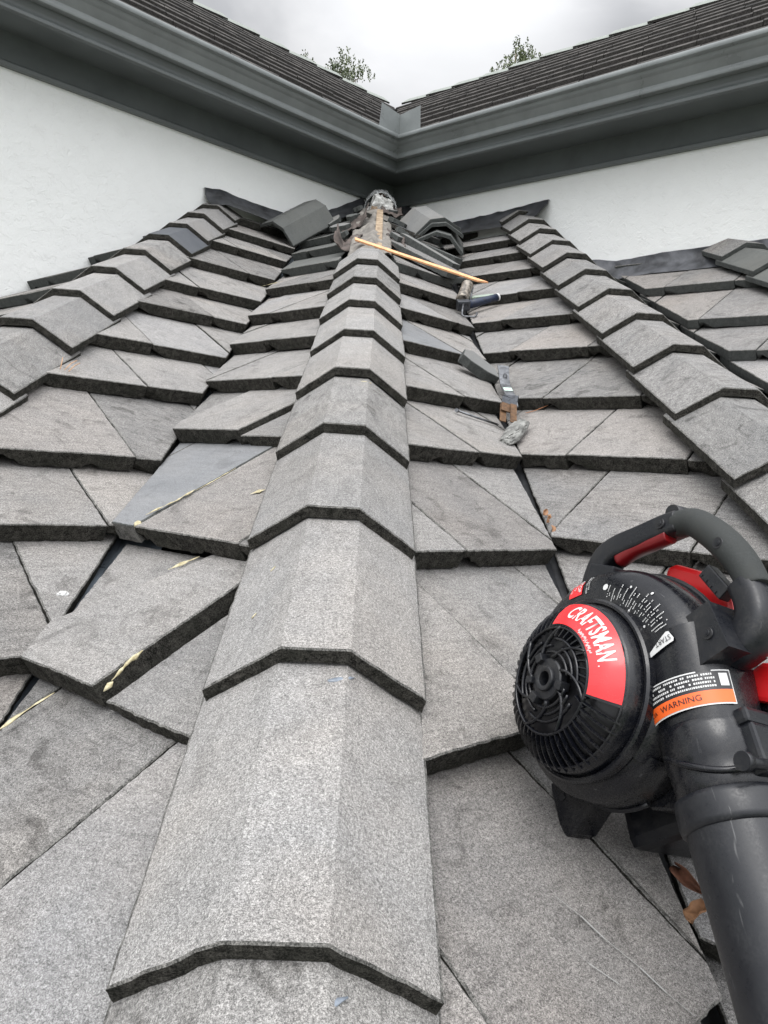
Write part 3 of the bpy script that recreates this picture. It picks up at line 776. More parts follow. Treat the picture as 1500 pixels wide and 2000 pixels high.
solid(felt(.11, 4.4, 4.8, .07, 12, .03, .1, sgn=1).build('torn_felt', M_FELT, roof, RP), .003)
solid(felt(.13, 3.5, 3.85, .05, 15, .015, .1, sgn=1).build('torn_felt', M_FELT, roof, RP), .003)

# ------------------------------------------------------------------ loose things
def loose_cap(P0, axis, nrm_, mats, label, group=None, seed=5, L_=.40, th=.02):
    y = V(axis).normalized(); x = y.cross(V(nrm_)).normalized(); z = x.cross(y)
    o = make_cap(seed, L_=L_, drop=.0, th=th).build('loose_hip_tile', mats, None, frame(V(P0), x, y, z))
    tag(o, label, 'hip tile', group); return o
def axis_cap(C0, C1, Bp):
    pass
def posed_cap(p, x, y, z, mats, label, seed, k=1.0):
    P_ = CAM_POS + (V(p) - CAM_POS) * k
    o = make_cap(seed, L_=.42, drop=0, th=.02).build('loose_hip_tile', mats, None, frame(P_, V(x).normalized() * k, V(y).normalized() * k, V(z).normalized() * k)); tag(o, label, 'hip tile', 'loose tiles')
M_NEWL = tile_material('pale new tile', .17, .21, .26, streak=(24, 5, 24), tint=(.97, 1, 1.0), grain=.3, dirt=.15, rough=.7)
posed_cap((-.605, 4.311, 1.587), (.721, -.319, -.445), (.57, .657, .542), (.114, -.681, .651), [M_NEW, M_EDGEN, M_EDGEN], 'loose plain grey hip tile leaning alone left of the open hip top', 5, .945)
posed_cap((.371, 3.93, 1.596), (.965, .142, .22), (-.215, .885, .376), (-.142, -.41, .884), [M_NEWL, M_EDGEN, M_EDGEN], 'pale streaked hip tile on top of the stack of three', 71)
posed_cap((.38, 3.909, 1.566), (.992, -.056, .113), (-.08, .92, .352), (-.123, -.348, .913), [M_NEW, M_EDGEN, M_EDGEN], 'middle hip tile of the stack of three by the right hip', 72)
posed_cap((.407, 3.867, 1.498), (.975, -.03, -.20), (.07, .93, .36), (.19, -.36, .91), [M_NEW, M_EDGEN, M_EDGEN], 'lowest hip tile of the stack, tilted over a dark gap', 73)
def loose_slab(P, Q, back, th, label, seed, mats=NE, depth=.2, jag=.004, poly=None, cat='tile', name='loose_tile'):
    P, Q = V(P), V(Q); x = (Q - P); L_ = x.length; x.normalize(); y = V(back) if back else (x.cross(V((TN, -TN, 1))) * -1)
    if y.y < 0: y = -y
    y = (y - x * y.dot(x)).normalized(); z = x.cross(y)
    if z.z < 0: z = -z; 
    pl = poly or [(0, 0), (L_, 0), (L_, depth), (0, depth)]
    if x.cross(y).dot(z) < 0:
        x = -x; pl = [(-a, b_) for a, b_ in pl][::-1]
    b = MB(); vf = slab_verts(pl, lambda a, c: 0, th, seed=seed, bot_jit=jag, step=.015, jit=.001); b.add(*vf)
    o = b.build(name, mats, None, frame(P, x, y, z)); tag(o, label, cat, 'loose tiles'); return o
E2 = [M_NEWL, M_EDGEN, M_EDGEN]
loose_slab((.158, 3.766, 1.462), (.444, 3.533, 1.268), None, .040, 'loose tile with pale top edge lying just above the wood strip', 81, E2, .07, .010)
loose_slab((.245, 3.90, 1.462), (.468, 3.692, 1.335), None, .036, 'short grey loose tile lying behind the pale edged one', 82, NE, .07, .004)
loose_slab((-.055, 4.27, 1.692), (.275, 3.919, 1.492), None, .022, 'long thin dark tile lying across the bare batten', 83, [M_SLATED, M_EDGE, M_EDGE], .06, .002)
loose_slab((.070, 3.55, 1.378), (.40, 3.30, 1.185), None, .038, 'grey tile pushed askew right behind the wood strip', 84, [M_TILER, M_EDGEL, M_EDGEN], .16, .003)
pl = [(0, 0), (.06, -.01), (.13, .015), (.2, -.006), (.30, .01), (.31, .06), (.29, .12), (.16, .11), (.05, .09)]
loose_slab((.265, 3.32, 1.157), (.543, 3.41, 1.172), (.2, .85, .40), .03, 'broken dark tile piece under the wood strip', 85, [M_SLATED, M_EDGEN, M_EDGEN], .12, .012, pl)
# shard and cement lump
pl = [(0, 0), (.03, -.02), (.10, -.035), (.15, -.03), (.145, .03), (.055, .075), (.015, .05)]
loose_slab((.352, 2.00, .655), (.475, 2.045, .605), (.25, .85, .35), .032, 'triangular broken tile shard by the right valley', 87, [M_NEWL, M_EDGEN, M_EDGEN], .1, .007, pl, 'tile shard', 'tile_shard')
def rock(center, size, seed, name, mat, label, cat, rotz=0):
    bm = bmesh.new(); bmesh.ops.create_icosphere(bm, subdivisions=4, radius=1)
    for v in bm.verts:
        p = v.co.copy(); f = 1 + .45 * noise.noise(p * 1.3 + V((seed, 0, 0))) + .34 * abs(noise.noise(p * 3.2 + V((0, seed, 0)))) + .1 * noise.noise(p * 9)
        # facet: snap to a few planes
        v.co = V((p.x * size[0], p.y * size[1], p.z * size[2])) * f
    me = bpy.data.meshes.new(name); bm.to_mesh(me); bm.free(); me.materials.append(mat)
    o = bpy.data.objects.new(name, me); COL.objects.link(o); o.location = center; o.rotation_euler = rotz if hasattr(rotz, '__len__') else (0, 0, rotz)
    return tag(o, label, cat)
M_CEMW = simple('pale mortar', (.45, .44, .41), .8, nscale=30, namt=.5, bumps=1, bdist=.012, c2=(.72, .72, .70))
rock((.463, 1.56, .408), (.024, .080, .014), 3, 'mortar_lump', M_CEM, 'whitish grey mortar lump lying in the right valley below the pry bar', 'mortar lump', (R(22), 0, R(-32)))
# broken tile fragments and splinters round the open hip top
fr_r = random.Random(21)
for i, (x, y, l) in enumerate(((-.17, 3.62, .07), (-.20, 3.95, .09), (-.13, 4.2, .06), (-.26, 4.3, .10), (.14, 3.62, .06), (.19, 3.85, .08), (.15, 4.15, .10), (.22, 4.4, .08), (.12, 4.5, .06), (-.12, 4.5, .07))):
    z = (y - abs(x)) * TN + .005; n_ = V((math.copysign(TN, x) + fr_r.uniform(-.3, .3), -TN + fr_r.uniform(-.3, .3), 1)).normalized()
    a = fr_r.uniform(0, 6.28); xx = V((math.cos(a), math.sin(a), 0)); xx = (xx - n_ * xx.dot(n_)).normalized(); yy = n_.cross(xx)
    k_ = fr_r.randint(5, 7); pl = [(l * fr_r.uniform(.45, 1) * math.cos(q * 6.283 / k_), l * fr_r.uniform(.35, .8) * math.sin(q * 6.283 / k_)) for q in range(k_)]
    b = MB(); b.add(*slab_verts(pl, lambda p, q: 0, .026, seed=200 + i, bot_jit=.005, step=.014, jit=.002))
    o = b.build('tile_fragment', [fr_r.choice([M_NEW, M_TILED, M_NEWL]), M_EDGEN, M_EDGEN], None, frame(V((x, y, z)), xx, yy, n_))
    tag(o, 'small broken grey tile fragment scattered beside the bare hip batten', 'tile fragment', 'tile fragments beside the bare batten')
# wood strip
b = MB(); p0, p1 = V((-.085, 3.25, 1.287)), V((.574, 3.115, 1.094)); d = p1 - p0; L_ = d.length; d.normalize(); z = V((.1, -.55, .83)); x = d.cross(z).normalized(); z = x.cross(d)
pl = [(-.013, 0), (.013, .012), (.013, L_ - .05), (-.013, L_)]
b.prism(pl, frame(p0, x, d, z), .009); tag(b.build('wood_strip', M_LATH, bevel=.0012), 'bright orange pine strip lying across the centre hip and right tiles', 'wood strip')
# crumpled plastic
def film(u, v):
    a = (u - .5) * 3.6; h = .11 * (1 - .15 * v) * (1 + .16 * noise.noise(V((u * 4, v * 4, 1))))
    return (.03 + math.sin(a) * h, 4.62 + .24 * v + .03 * noise.noise(V((u * 6, v * 5, 4))), 1.80 + .10 * v + math.cos(a) * h * 1.05 + .02 * noise.noise(V((u * 9, v * 9, 2))))
pf = solid(sheet(film, 30, 12).build('plastic_wrap', M_FILM), .002)
tag(pf, 'crumpled clear plastic wrap over the very top of the bare hip', 'plastic wrap')
rock((.03, 4.60, 1.80), (.075, .05, .085), 9, 'mortar_lump', M_CEMW, 'pale mortar lump inside the crumpled plastic at the hip top', 'mortar lump')
rock((-.005, 4.55, 1.76), (.028, .03, .04), 12, 'mortar_lump', simple('tan mortar', (.3, .22, .15), .9, nscale=30, namt=.4), 'small tan mortar lump at the foot of the plastic wrap', 'mortar lump')
# pry bar : ribbon swept along path with width vector
def ribbon(path, wv, w, th, mi=None):
    b = MB(); P = [V(p) for p in path]; n = len(P); W_ = V(wv).normalized(); rings = []
    for i, p in enumerate(P):
        t = (P[min(i + 1, n - 1)] - P[max(i - 1, 0)]).normalized(); ww = w[i] if hasattr(w, '__len__') else w
        wvec = (W_ - t * W_.dot(t)).normalized(); nn = t.cross(wvec)
        rings += [p - wvec * ww / 2 + nn * th / 2, p + wvec * ww / 2 + nn * th / 2, p + wvec * ww / 2 - nn * th / 2, p - wvec * ww / 2 - nn * th / 2]
    F = [(i * 4 + k, i * 4 + (k + 1) % 4, (i + 1) * 4 + (k + 1) % 4, (i + 1) * 4 + k) for i in range(n - 1) for k in range(4)] + [(0, 1, 2, 3), ((n - 1) * 4 + 3, (n - 1) * 4 + 2, (n - 1) * 4 + 1, (n - 1) * 4)]
    b.add(rings, F, mi([i for i in range(n - 1) for k in range(4)], n) if mi else 0); return b
pb = empty('pry_bar', (.48, 1.85, .48)); tag(pb, 'flat steel pry bar with brown claw end resting on the right valley', 'pry bar')
PBI = Matrix.Translation(-V((.48, 1.862, .448)))
pathb = [(.486, 1.99, .590), (.484, 1.965, .572), (.482, 1.93, .545), (.482, 1.90, .522), (.484, 1.86, .505), (.486, 1.82, .488), (.487, 1.79, .470), (.486, 1.765, .452)]
ribbon(pathb, (1, .25, .1), [.040, .036, .034, .034, .032, .032, .034, .036], .006).build('bar', M_STEEL, pb, PBI, bevel=.001)
b = MB(); q = V((.4855, 1.936, .5535)); tdir = V((0, -.8, -.6)).normalized()
b.tube([q + tdir * .011 * math.sin(a) + V((1, 0, 0)) * .006 * math.cos(a) + V((0, -.0015, .002)) for a in [i * .5236 for i in range(13)]], .0012, 6); b.build('nail_slot', M_SBK, pb, PBI)
ribbon([(.4835, 1.872, .5135), (.485, 1.845, .503)], (1, .25, .1), .027, .0012).build('label', simple('pale green paper label', (.55, .68, .6), .5), pb, PBI)
curl = [(.484, 1.765, .462), (.478, 1.745, .478), (.470, 1.718, .482), (.463, 1.695, .472), (.458, 1.675, .455)]
ribbon(curl, (1, .3, .05), [.036, .042, .044, .046, .046], .005).build('curled_end', M_DSTEEL, pb, PBI, bevel=.001)
cl = MB(); b1 = ribbon([(.443, 1.685, .455), (.439, 1.655, .425), (.437, 1.638, .404)], (1, .3, .05), .019, .004); b2 = ribbon([(.470, 1.668, .455), (.467, 1.640, .425), (.465, 1.622, .402)], (1, .3, .05), .019, .004); b3 = ribbon([(.458, 1.675, .455), (.454, 1.655, .432)], (1, .3, .05), .046, .0042)
for q in (b1, b2, b3): cl.add(q.v, q.f)
cl.build('claw', M_RUST, pb, PBI)
# long nail / rod
b = MB(); b.tube([(.30, 1.62, .458), (.37, 1.64, .440), (.43, 1.66, .425)], .0035, 8); b.tube([(.298, 1.615, .459), (.302, 1.622, .457)], .006, 8)
tag(b.build('metal_rod', M_STEEL), 'thin metal rod lying left of the pry bar claw', 'metal rod')
# caulking gun in the right valley
def W_(px, py, d): return CAM_POS + cam_dir(px, py) * d
g = empty('caulking_gun', (.48, 3.0, .98)); tag(g, 'dirty caulking gun with dark blue handle lying in the right valley', 'caulking gun'); GI = Matrix.Translation(-V((.48, 3.0, .98)))
a0, a1 = V((.4715, 3.045, 1.075)), V((.4365, 2.93, .985))
b = MB(); d = (a0 - a1).normalized(); b.tube([a1 + d * t for t in (-.005, 0, .02, .03, .12, .135, .145)], [.024, .029, .029, .0265, .0265, .029, .026], 20); b.build('barrel', M_GUNB, g, GI)
b = MB(); b.box(frame(V((.440, 2.895, .955)), V((1, .1, .1)).normalized(), V((-.1, .9, .4)).normalized(), V((1, .1, .1)).normalized().cross(V((-.1, .9, .4)).normalized())), (.06, .045, .045)); b.build('frame', M_DSTEEL, g, GI, bevel=.006)
b = MB(); b.tube([(.462, 2.895, .958), (.50, 2.91, .972), (.56, 2.935, .995), (.60, 2.955, 1.01)], [.02, .019, .0165, .0165], 14); b.build('handle', M_BLUE, g, GI)
b = MB(); b.tube([(.600, 2.955, 1.010), (.607, 2.958, 1.013)], .0172, 14); b.build('handle_cap', M_WHT, g, GI)
b = MB(); b.tube([(.438, 2.87, .955), (.430, 2.82, .915), (.428, 2.80, .897), (.438, 2.79, .890), (.48, 2.80, .893), (.492, 2.81, .90), (.496, 2.82, .915)], .0045, 8); b.build('hook_rod', M_STEEL, g, GI)
b = MB(); b.tube([(.478, 2.97, .985), (.495, 3.03, 1.06)], .004, 8); b.build('trigger_rod', M_STEEL, g, GI)
b = MB(); b.box(frame(V((.535, 3.02, 1.02)), V((.96, .2, .2)).normalized(), V((-.2, .9, .38)).normalized(), V((0, -.4, .9)).normalized()), (.13, .03, .006)); tag(b.build('plastic_strip', M_GRN), 'pale green plastic strip beside the caulking gun handle', 'plastic strip')

# leaves and twigs
def leaf(p, L_, seed, mat, label, rot, name='dry_leaf', wd=.42):
    def f(u, v):
        wv = math.sin(math.pi * min(1, v * .96 + .03)) ** .8 * L_ * wd
        x = (u - .5) * 2 * wv; y = v * L_
        return (x, y, .22 * L_ * (abs(u - .5) * 2) ** 1.5 * (1 + noise.noise(V((seed, v * 3, 0)))) + .12 * L_ * math.sin(v * 4 + seed) + .05 * L_ * noise.noise(V((u * 5, v * 5, seed))))
    o = solid(sheet(f, 8, 12).build(name, mat), .0006); o.location = p; o.rotation_euler = rot; tag(o, label, 'leaf'); return o
leaf((.452, .225, -.128), .034, 1, M_LEAF, 'curled tan leaf stuck beside the blower tube', (R(35), R(-30), R(-60)))
leaf((.462, .36, -.082), .07, 4, M_LEAFD, 'long dark dry leaf in the valley gap under the blower', (R(10), R(70), R(165)), wd=.13)
leaf((.465, .30, -.105), .055, 6, M_LEAFD, 'dark broken leaf in the valley gap nearest the blower tube', (R(0), R(60), R(190)), wd=.16)
for i, (c, s_) in enumerate(((.463, 1.14), (.465, 1.11), (.468, 1.07))):
    pp = V((c, s_, (s_ - c) * TN - .050))
    leaf(pp, .022, 10 + i, M_LEAF, ('upper', 'middle', 'lowest')[i] + ' of three tiny brown leaf bits in the right valley gap above the blower', (R(30 + 40 * i), R(40), R(60 * i)), 'leaf_bit', .3)
b = MB(); r = random.Random(2)
for k in range(3):
    p = S['AL'].P(1.04 + .01 * k, 1.185 + r.uniform(-.01, .01), .004); q = p + S['AL'].s * r.uniform(.03, .07) + S['AL'].c * r.uniform(.02, .06) + S['AL'].n * r.uniform(.0, .015)
    b.tube([p, p.lerp(q, .5) + S['AL'].n * .006, q], .0012, 5)
tag(b.build('pine_straw', simple('tan pine straw', (.5, .3, .17), .8)), 'tuft of tan pine needles on the left tiles', 'pine straw')
b = MB(); b.tube([(.492, 1.86, .48), (.52, 1.80, .462), (.56, 1.775, .476), (.60, 1.77, .496)], .0011, 5)
tag(b.build('twig', simple('orange twig', (.45, .2, .1), .8)), 'thin orange pine needle curling right of the pry bar', 'twig')
# white pebble
b = MB(); q = S['AL']; hit = V((-.485, .775, .075))
tag(rock((-.470, .740, .078), (.008, .006, .004), 5, 'pebble', M_WHT, 'small white round pebble on the left valley tile', 'pebble'))
# chalk scrapes on the near right tile
b = MB()
def scrape(pts, wd):
    q = S['AC']; P = [q.P(c, s, -.106 * (s + .195) + .0012) for c, s in pts]
    for i, (p, e_) in enumerate(zip(P, P[1:])):
        sd_ = (e_ - p).cross(q.n).normalized() * wd * (.4 + .6 * (i % 2)); b.add([p - sd_, e_ - sd_, e_ + sd_, p + sd_], [(0, 1, 2, 3)])
scrape([(.36, -.03), (.372, -.06), (.378, -.09), (.392, -.13), (.398, -.16), (.408, -.19)], .0009)
scrape([(.33, -.08), (.334, -.10), (.35, -.13)], .0005)
b.build('scratch', simple('pale scratch', (.32, .32, .31), .9), roof, RP)

# ------------------------------------------------------------------ leaf blower
def cam_vec(x, y, z): return cr * x + cu * y - cf * z
ba = V((-.8707, .2939, .3944)).normalized(); bt = V((.0208, -.7792, .6265)); bt = (bt - ba * bt.dot(ba)).normalized(); bu = ba.cross(bt)
BS = .9785 * 1.035
bO = CAM_POS + cam_vec(.23332808, -.20454477, -.8534484) * 1.035
BA, BT, BU = cam_vec(*ba), cam_vec(*bt), cam_vec(*bu)
blower = empty('leaf_blower', M=frame(bO, BA * BS, BT * BS, BU * BS))
tag(blower, 'black and red handheld leaf blower lying on the right tiles', 'leaf blower')
def bl(mb, name, mat, parent=None, **k):
    return mb.build(name, mat, parent or blower, **k)
def ring(th, r, a): return V((a, r * math.sin(th), r * math.cos(th)))
TUc = V((-.055, 0, .108))     # tube axis (a,u)
# volute housing
b = MB()
prof_n = 9
def Rv(deg):        # deg 60..360
    f = (deg - 60) / 300
    return .118 + .043 * f
secs = []
for i in range(0, 61):
    dg = 60 + 5 * i; th = R(dg); Ro = Rv(dg)
    pr = [(.050, .004), (.099, .004), (.101, .001), (Ro - .034, 0), (Ro - .018, -.003), (Ro - .006, -.012), (Ro - .001, -.024), (Ro, -.042), (Ro, -.060), (Ro - .003, -.070), (Ro - .012, -.078), (Ro - .026, -.082), (.05, -.086), (.0, -.086)]
    secs.append([ring(th, r_, a_) for r_, a_ in pr])
n = len(secs[0])
b.add([p for s_ in secs for p in s_], [(i * n + k, i * n + k + 1, (i + 1) * n + k + 1, (i + 1) * n + k) for i in range(60) for k in range(n - 1)], 0, True)
# closing disc under the tongue
secs = []
for i in range(0, 14):
    th = R(5 * i); Ro = .113
    pr = [(.05, .004), (.099, .004), (.101, .001), (Ro - .008, 0), (Ro, -.008), (Ro, -.074), (Ro - .01, -.082), (.0, -.086)]
    secs.append([ring(th, r_, a_) for r_, a_ in pr])
n2 = len(secs[0])
b.add([p for s_ in secs for p in s_], [(i * n2 + k, i * n2 + k + 1, (i + 1) * n2 + k + 1, (i + 1) * n2 + k) for i in range(13) for k in range(n2 - 1)], 0, True)
# outlet: from the volute mouth into the round neck
T_ = []; neck = []
for j in range(13):
    f = j / 12; y = -.012 + .115 * f; seg = 40; rg = []
    pw = 3.4 - 1.4 * f; rad = .058 - .009 * f; cu_ = .108 - .001 * f; ca_ = -.053
    for k in range(seg):
        q = 2 * math.pi * k / seg; c_, s_ = math.cos(q), math.sin(q)
        c_ = math.copysign(abs(c_) ** (2 / pw), c_); s_ = math.copysign(abs(s_) ** (2 / pw), s_)
        rg.append(V((ca_ + rad * s_ * .98, y, cu_ + rad * c_)))
    neck.append(rg)
b.add([p for q in neck for p in q], [(i * 40 + k, i * 40 + (k + 1) % 40, (i + 1) * 40 + (k + 1) % 40, (i + 1) * 40 + k) for i in range(12) for k in range(40)], 0, True)
hs = bl(b, 'housing', M_BLK); hs.modifiers.new('e', 'EDGE_SPLIT').split_angle = R(50)
# seam rib round the housing and dusty gap behind it
b = MB(); pts = [ring(R(d_), Rv(d_) + .0010, -.060) for d_ in range(90, 361, 6)] + [V((-.060, .03 * k, .166)) for k in (1,)]
b.tube(pts, .0035, 8, up=(1, 0, 0)); bl(b, 'seam_rib', M_BLK2)
# recessed band between housing and cowl, cowl body
def lathe(pr, n=72, t0=0, t1=360):
    b = MB(); m_ = len(pr); full = abs(t1 - t0) >= 360; k_ = n if full else n + 1
    vv = [ring(R(t0 + (t1 - t0) * i / n), r_, a_) for i in range(k_) for r_, a_ in pr]
    b.add(vv, [(i * m_ + k, i * m_ + k + 1, ((i + 1) % k_) * m_ + k + 1, ((i + 1) % k_) * m_ + k) for i in range(n) for k in range(m_ - 1)], 0, True); return b
cowl = bl(lathe([(.107, .001), (.107, .010), (.1045, .0125), (.1015, .0125), (.0995, .010), (.0985, .0135), (.0985, .020), (.096, .028), (.0945, .0305)]), 'engine_cowl', M_BLK)
cowl.modifiers.new('e', 'EDGE_SPLIT').split_angle = R(40)
inner = bl(lathe([(.096, .010), (.09, .020), (.075, .036), (.06, .042), (.03, .044), (.0, .044)]), 'fan_screen', M_SBK)
def A_(r):      # outer surface of the grille dome
    P = [(0, .0625), (.026, .0625), (.03, .060), (.062, .0565), (.068, .054), (.080, .0465), (.090, .037), (.0955, .030), (.11, .0)]
    for (r0, a0), (r1, a1) in zip(P, P[1:]):
        if r <= r1: return a0 + (a1 - a0) * (r - r0) / (r1 - r0)
    return 0
L0, L1 = -70, 37        # label arc (degrees from u towards t)
b = MB()
# fins round the shoulder
dg = L1 + 9
while dg < L0 + 360 - 6:
    pts = []
    for j in range(7):
        r_ = .061 + .0345 * j / 6; sw = 3.0 * math.sin(j / 6 * 1.6)
        pts.append((r_, dg + sw))
    for side_ in (0,):
        P = [ring(R(d_), r_, A_(r_) - .004) for r_, d_ in pts]
        b.tube(P, .0042, 6, up=(1, 0, 0), flat=.33, sm=False)
    dg += 7.2
# inner fins behind the label's inner edge
for k in range(13):
    d0 = L0 + 6 + k * 9.0
    P = [ring(R(d0 + 2.0 * j), .050 + .0048 * j, A_(.050 + .0048 * j) - .004) for j in range(4)]
    b.tube(P, .0040, 6, up=(1, 0, 0), flat=.4, sm=False)
# rings
for r_, gaps in ((.0935, None), (.0615, None), (.0475, 3), (.0395, 4), (.032, 3)):
    rngs = [(0, 360)] if not gaps else [(i * 360 / gaps + 14 + r_ * 900, (i + 1) * 360 / gaps - 12 + r_ * 900) for i in range(gaps)]
    for x0, x1 in rngs:
        k_ = int((x1 - x0) / 6); b.tube([ring(R(x0 + (x1 - x0) * i / k_), r_, A_(r_) - .0028) for i in range(k_ + 1)], .0029, 7, up=(1, 0, 0), flat=.62)
# swirl spokes
for k in range(7):
    P = [ring(R(k * 51.4 + 46 * (j / 8)), .025 + .0375 * j / 8, A_(.025 + .0375 * j / 8) - .0025) for j in range(9)]
    b.tube(P, .0033, 7, up=(1, 0, 0), flat=.6)
gr = bl(b, 'grille', M_BLK)
hub = lathe([(.0085, .040), (.0085, .0635), (.010, .0645), (.0135, .0645), (.0145, .063), (.0145, .0605), (.0225, .060), (.024, .0585), (.024, .050)], 40)
hb = bl(hub, 'hub', M_BLK2); hb.modifiers.new('e', 'EDGE_SPLIT').split_angle = R(35)
b = MB()
for d_, l in ((40, 1), (150, 1.2), (265, 1), (200, .8)):
    x = ring(R(d_), .0265, .058); ra = ring(R(d_), 1, 0); ta = V((1, 0, 0)).cross(ra)
    b.box(frame(x, V((1, 0, 0)), ta, ra), (.014, .010 * l, .010), 0)
bl(b, 'hub_tabs', M_BLK2, bevel=.0012)
# ---- label on the shoulder
def patch(fn, x0, x1, y0, y1, nx, ny, rc=0.0, th=.0006):
    """rectangle with rounded corners mapped through fn"""
    out = []
    for cx_, cy_, s0 in ((x1 - rc, y0 + rc, -90), (x1 - rc, y1 - rc, 0), (x0 + rc, y1 - rc, 90), (x0 + rc, y0 + rc, 180)):
        for q in range(0, 91, 30): out.append((cx_ + rc * math.cos(R(s0 + q)), cy_ + rc * math.sin(R(s0 + q))))
    bm = bmesh.new(); vs = [bm.verts.new((x, y, 0)) for x, y in out]; bm.faces.new(vs)
    for i in range(1, nx): 
        g_ = list(bm.verts) + list(bm.edges) + list(bm.faces); bmesh.ops.bisect_plane(bm, geom=g_, plane_co=(x0 + (x1 - x0) * i / nx, 0, 0), plane_no=(1, 0, 0))
    for i in range(1, ny):
        g_ = list(bm.verts) + list(bm.edges) + list(bm.faces); bmesh.ops.bisect_plane(bm, geom=g_, plane_co=(0, y0 + (y1 - y0) * i / ny, 0), plane_no=(0, 1, 0))
    bm.verts.index_update(); mb = MB(); mb.add([fn(v.co.x, v.co.y) for v in bm.verts], [[v.index for v in f.verts] for f in bm.faces], 0, True); bm.free(); return mb
def lab(eps): return lambda x, y: ring(R(x), y, A_(y) + eps)
fl = lambda e: (lambda x, y: ring(R(x), y + 0, A_(y) + e))
bl(patch(lab(.0002), L0 - 2, L1 + 2, .0635, .0965, 40, 6), 'label_seat', M_BLK)
bl(patch(lab(.0012), L0, L1, .0655, .0945, 40, 6), 'brand_sticker', M_STK)
def text(name, s, size, fn, mat, sx=1, bold=.0, space=1, align='CENTER', parent=None):
    cu_ = bpy.data.curves.new(name, 'FONT'); cu_.body = s; cu_.size = 1; cu_.align_x = align; cu_.align_y = 'CENTER'; cu_.offset = bold; cu_.space_character = space; cu_.resolution_u = 3
    o = bpy.data.objects.new('tmp', cu_); COL.objects.link(o); dg_ = bpy.context.evaluated_depsgraph_get(); dg_.update()
    me = bpy.data.meshes.new_from_object(o.evaluated_get(dg_)); bpy.data.objects.remove(o); bpy.data.curves.remove(cu_)
    bm = bmesh.new(); bm.from_mesh(me)
    for v in bm.verts: v.co = fn(v.co.x * size * sx, v.co.y * size)
    bm.to_mesh(me); bm.free(); me.materials.clear(); me.materials.append(mat); me.name = name
    o = bpy.data.objects.new(name, me); COL.objects.link(o); o.parent = parent or blower; return o
lm = L0 + 46
text('lettering', 'CRAFTSMAN', .0215, lambda x, y: ring(R(lm + math.degrees(x / .081)), .0815 + y, A_(.0815 + y) + .0022), M_WHT, sx=.72, bold=.026, space=1.06)
text('lettering', '.', .014, lambda x, y: ring(R(lm + 36 + math.degrees(x / .081)), .079 + y, A_(.079 + y) + .0022), M_WHT)
text('lettering', '25cc 2-cycle', .0065, lambda x, y: ring(R(lm + math.degrees(x / .0695)), .0695 + y, A_(.0695 + y) + .0022), M_WHT, sx=.9) if False else None
# worn white script below the lettering
b = MB(); r = random.Random(6)
for k in range(26):
    d_ = lm - 6 + k * 1.15; rr_ = .0690 + r.uniform(-.0012, .0012); l = r.uniform(.0006, .0016)
    P = [ring(R(d_ + q * .9), rr_ + l * s_, A_(rr_ + l * s_) + .0020) for q, s_ in ((-.4, -1), (.4, -1), (.6, 1), (-.2, 1))]; b.add(P, [(0, 1, 2, 3)])
bl(b, 'script', M_WHT)
# ---- face labels on the housing (front face, a about 0)
def face(u0, t0, rot, eps=.0009, a0=0.0):
    """returns fn mapping local x right, y up to a point on the housing's front; rot in degrees clockwise as seen"""
    cx_, sx_ = math.cos(R(rot)), math.sin(R(rot))
    def fn(x, y):
        # seen from +a : right = +u, down = +t
        u_ = u0 + x * cx_ + y * sx_; t_ = t0 + x * sx_ - y * cx_
        rr_ = math.hypot(u_, t_); dgx = math.degrees(math.atan2(t_, u_)) % 360
        if dgx < 60: dgx += 360
        dgx = min(dgx, 360); Ro = Rv(dgx) if dgx > 60 else .157
        # follow the rounded shoulder
        dd = rr_ - (Ro - .034); a_ = 0
        neck_ = None
        if t_ > -.013:
            e_ = (u_ - .108) / .058; neck_ = -.053 + .0568 * max(0, 1 - abs(e_) ** 3.2) ** (1 / 3.2)
        if dd > 0:
            Q = [(0, 0), (.016, -.003), (.028, -.012), (.033, -.024), (.045, -.06)]
            for (r0, q0), (r1, q1) in zip(Q, Q[1:]):
                if dd <= r1: a_ = q0 + (q1 - q0) * (dd - r0) / (r1 - r0); break
            else: a_ = -.06
        if neck_ is not None: a_ = max(a_, neck_)
        return V((a_ + eps, t_, u_))
    return fn
f = face(.016, -.1325, 12)
bl(patch(f, -.012, .012, -.0125, .0125, 4, 4, .001), 'stop_sticker', M_STK)
f = face(.016, -.1325, 12, .0016)
f2 = face(.016, -.1325, 102, .0016)
text('lettering', 'STOP', .0088, lambda x, y: f2(x, y + .0075), M_WHT, bold=.02, sx=.82)
for yy, ss in ((-.001, 'I O'), ):
    text('lettering', ss, .006, lambda x, y: f2(x, y + yy), M_WHT)
text('lettering', 'O', .006, lambda x, y: f2(x + .004, y - .0075), M_WHT)
f3 = face(.038, -.127, 104, .0012)
text('lettering', 'For service\n1-888-331-4569', .0042, lambda x, y: f3(x, y), M_WHT)
# instruction block: rows of tiny print following the rim
b = MB(); r = random.Random(12)
rowsI = [(-54, .112, .127), (-49.5, .108, .124), (-45, .112, .131), (-40.5, .107, .129), (-36, .110, .135), (-31.5, .110, .133), (-27, .109, .137), (-22.5, .111, .136), (-18, .111, .139), (-13.5, .113, .138), (-9, .114, .139)]
for d_, ra, rb in rowsI:
    for sub in (-1.2, .6):
        x = rb if sub < 0 else rb - r.uniform(.004, .012)
        x0 = ra + (0 if sub < 0 else r.uniform(0, .004))
        while x > x0:
            wch = r.uniform(.0007, .0016)
            if r.random() > .16:
                P = []
                for rr_, dd_ in ((x, -.33), (x - wch, -.33), (x - wch, .33), (x, .33)):
                    q = ring(R(d_ + sub + dd_ * r.uniform(.7, 1.1)), rr_, 0); P.append(face(q.z, q.y, 0, .0011)(0, 0))
                b.add(P, [(0, 1, 2, 3)])
            x -= wch + .0006
bl(b, 'instruction_print', M_WHT)
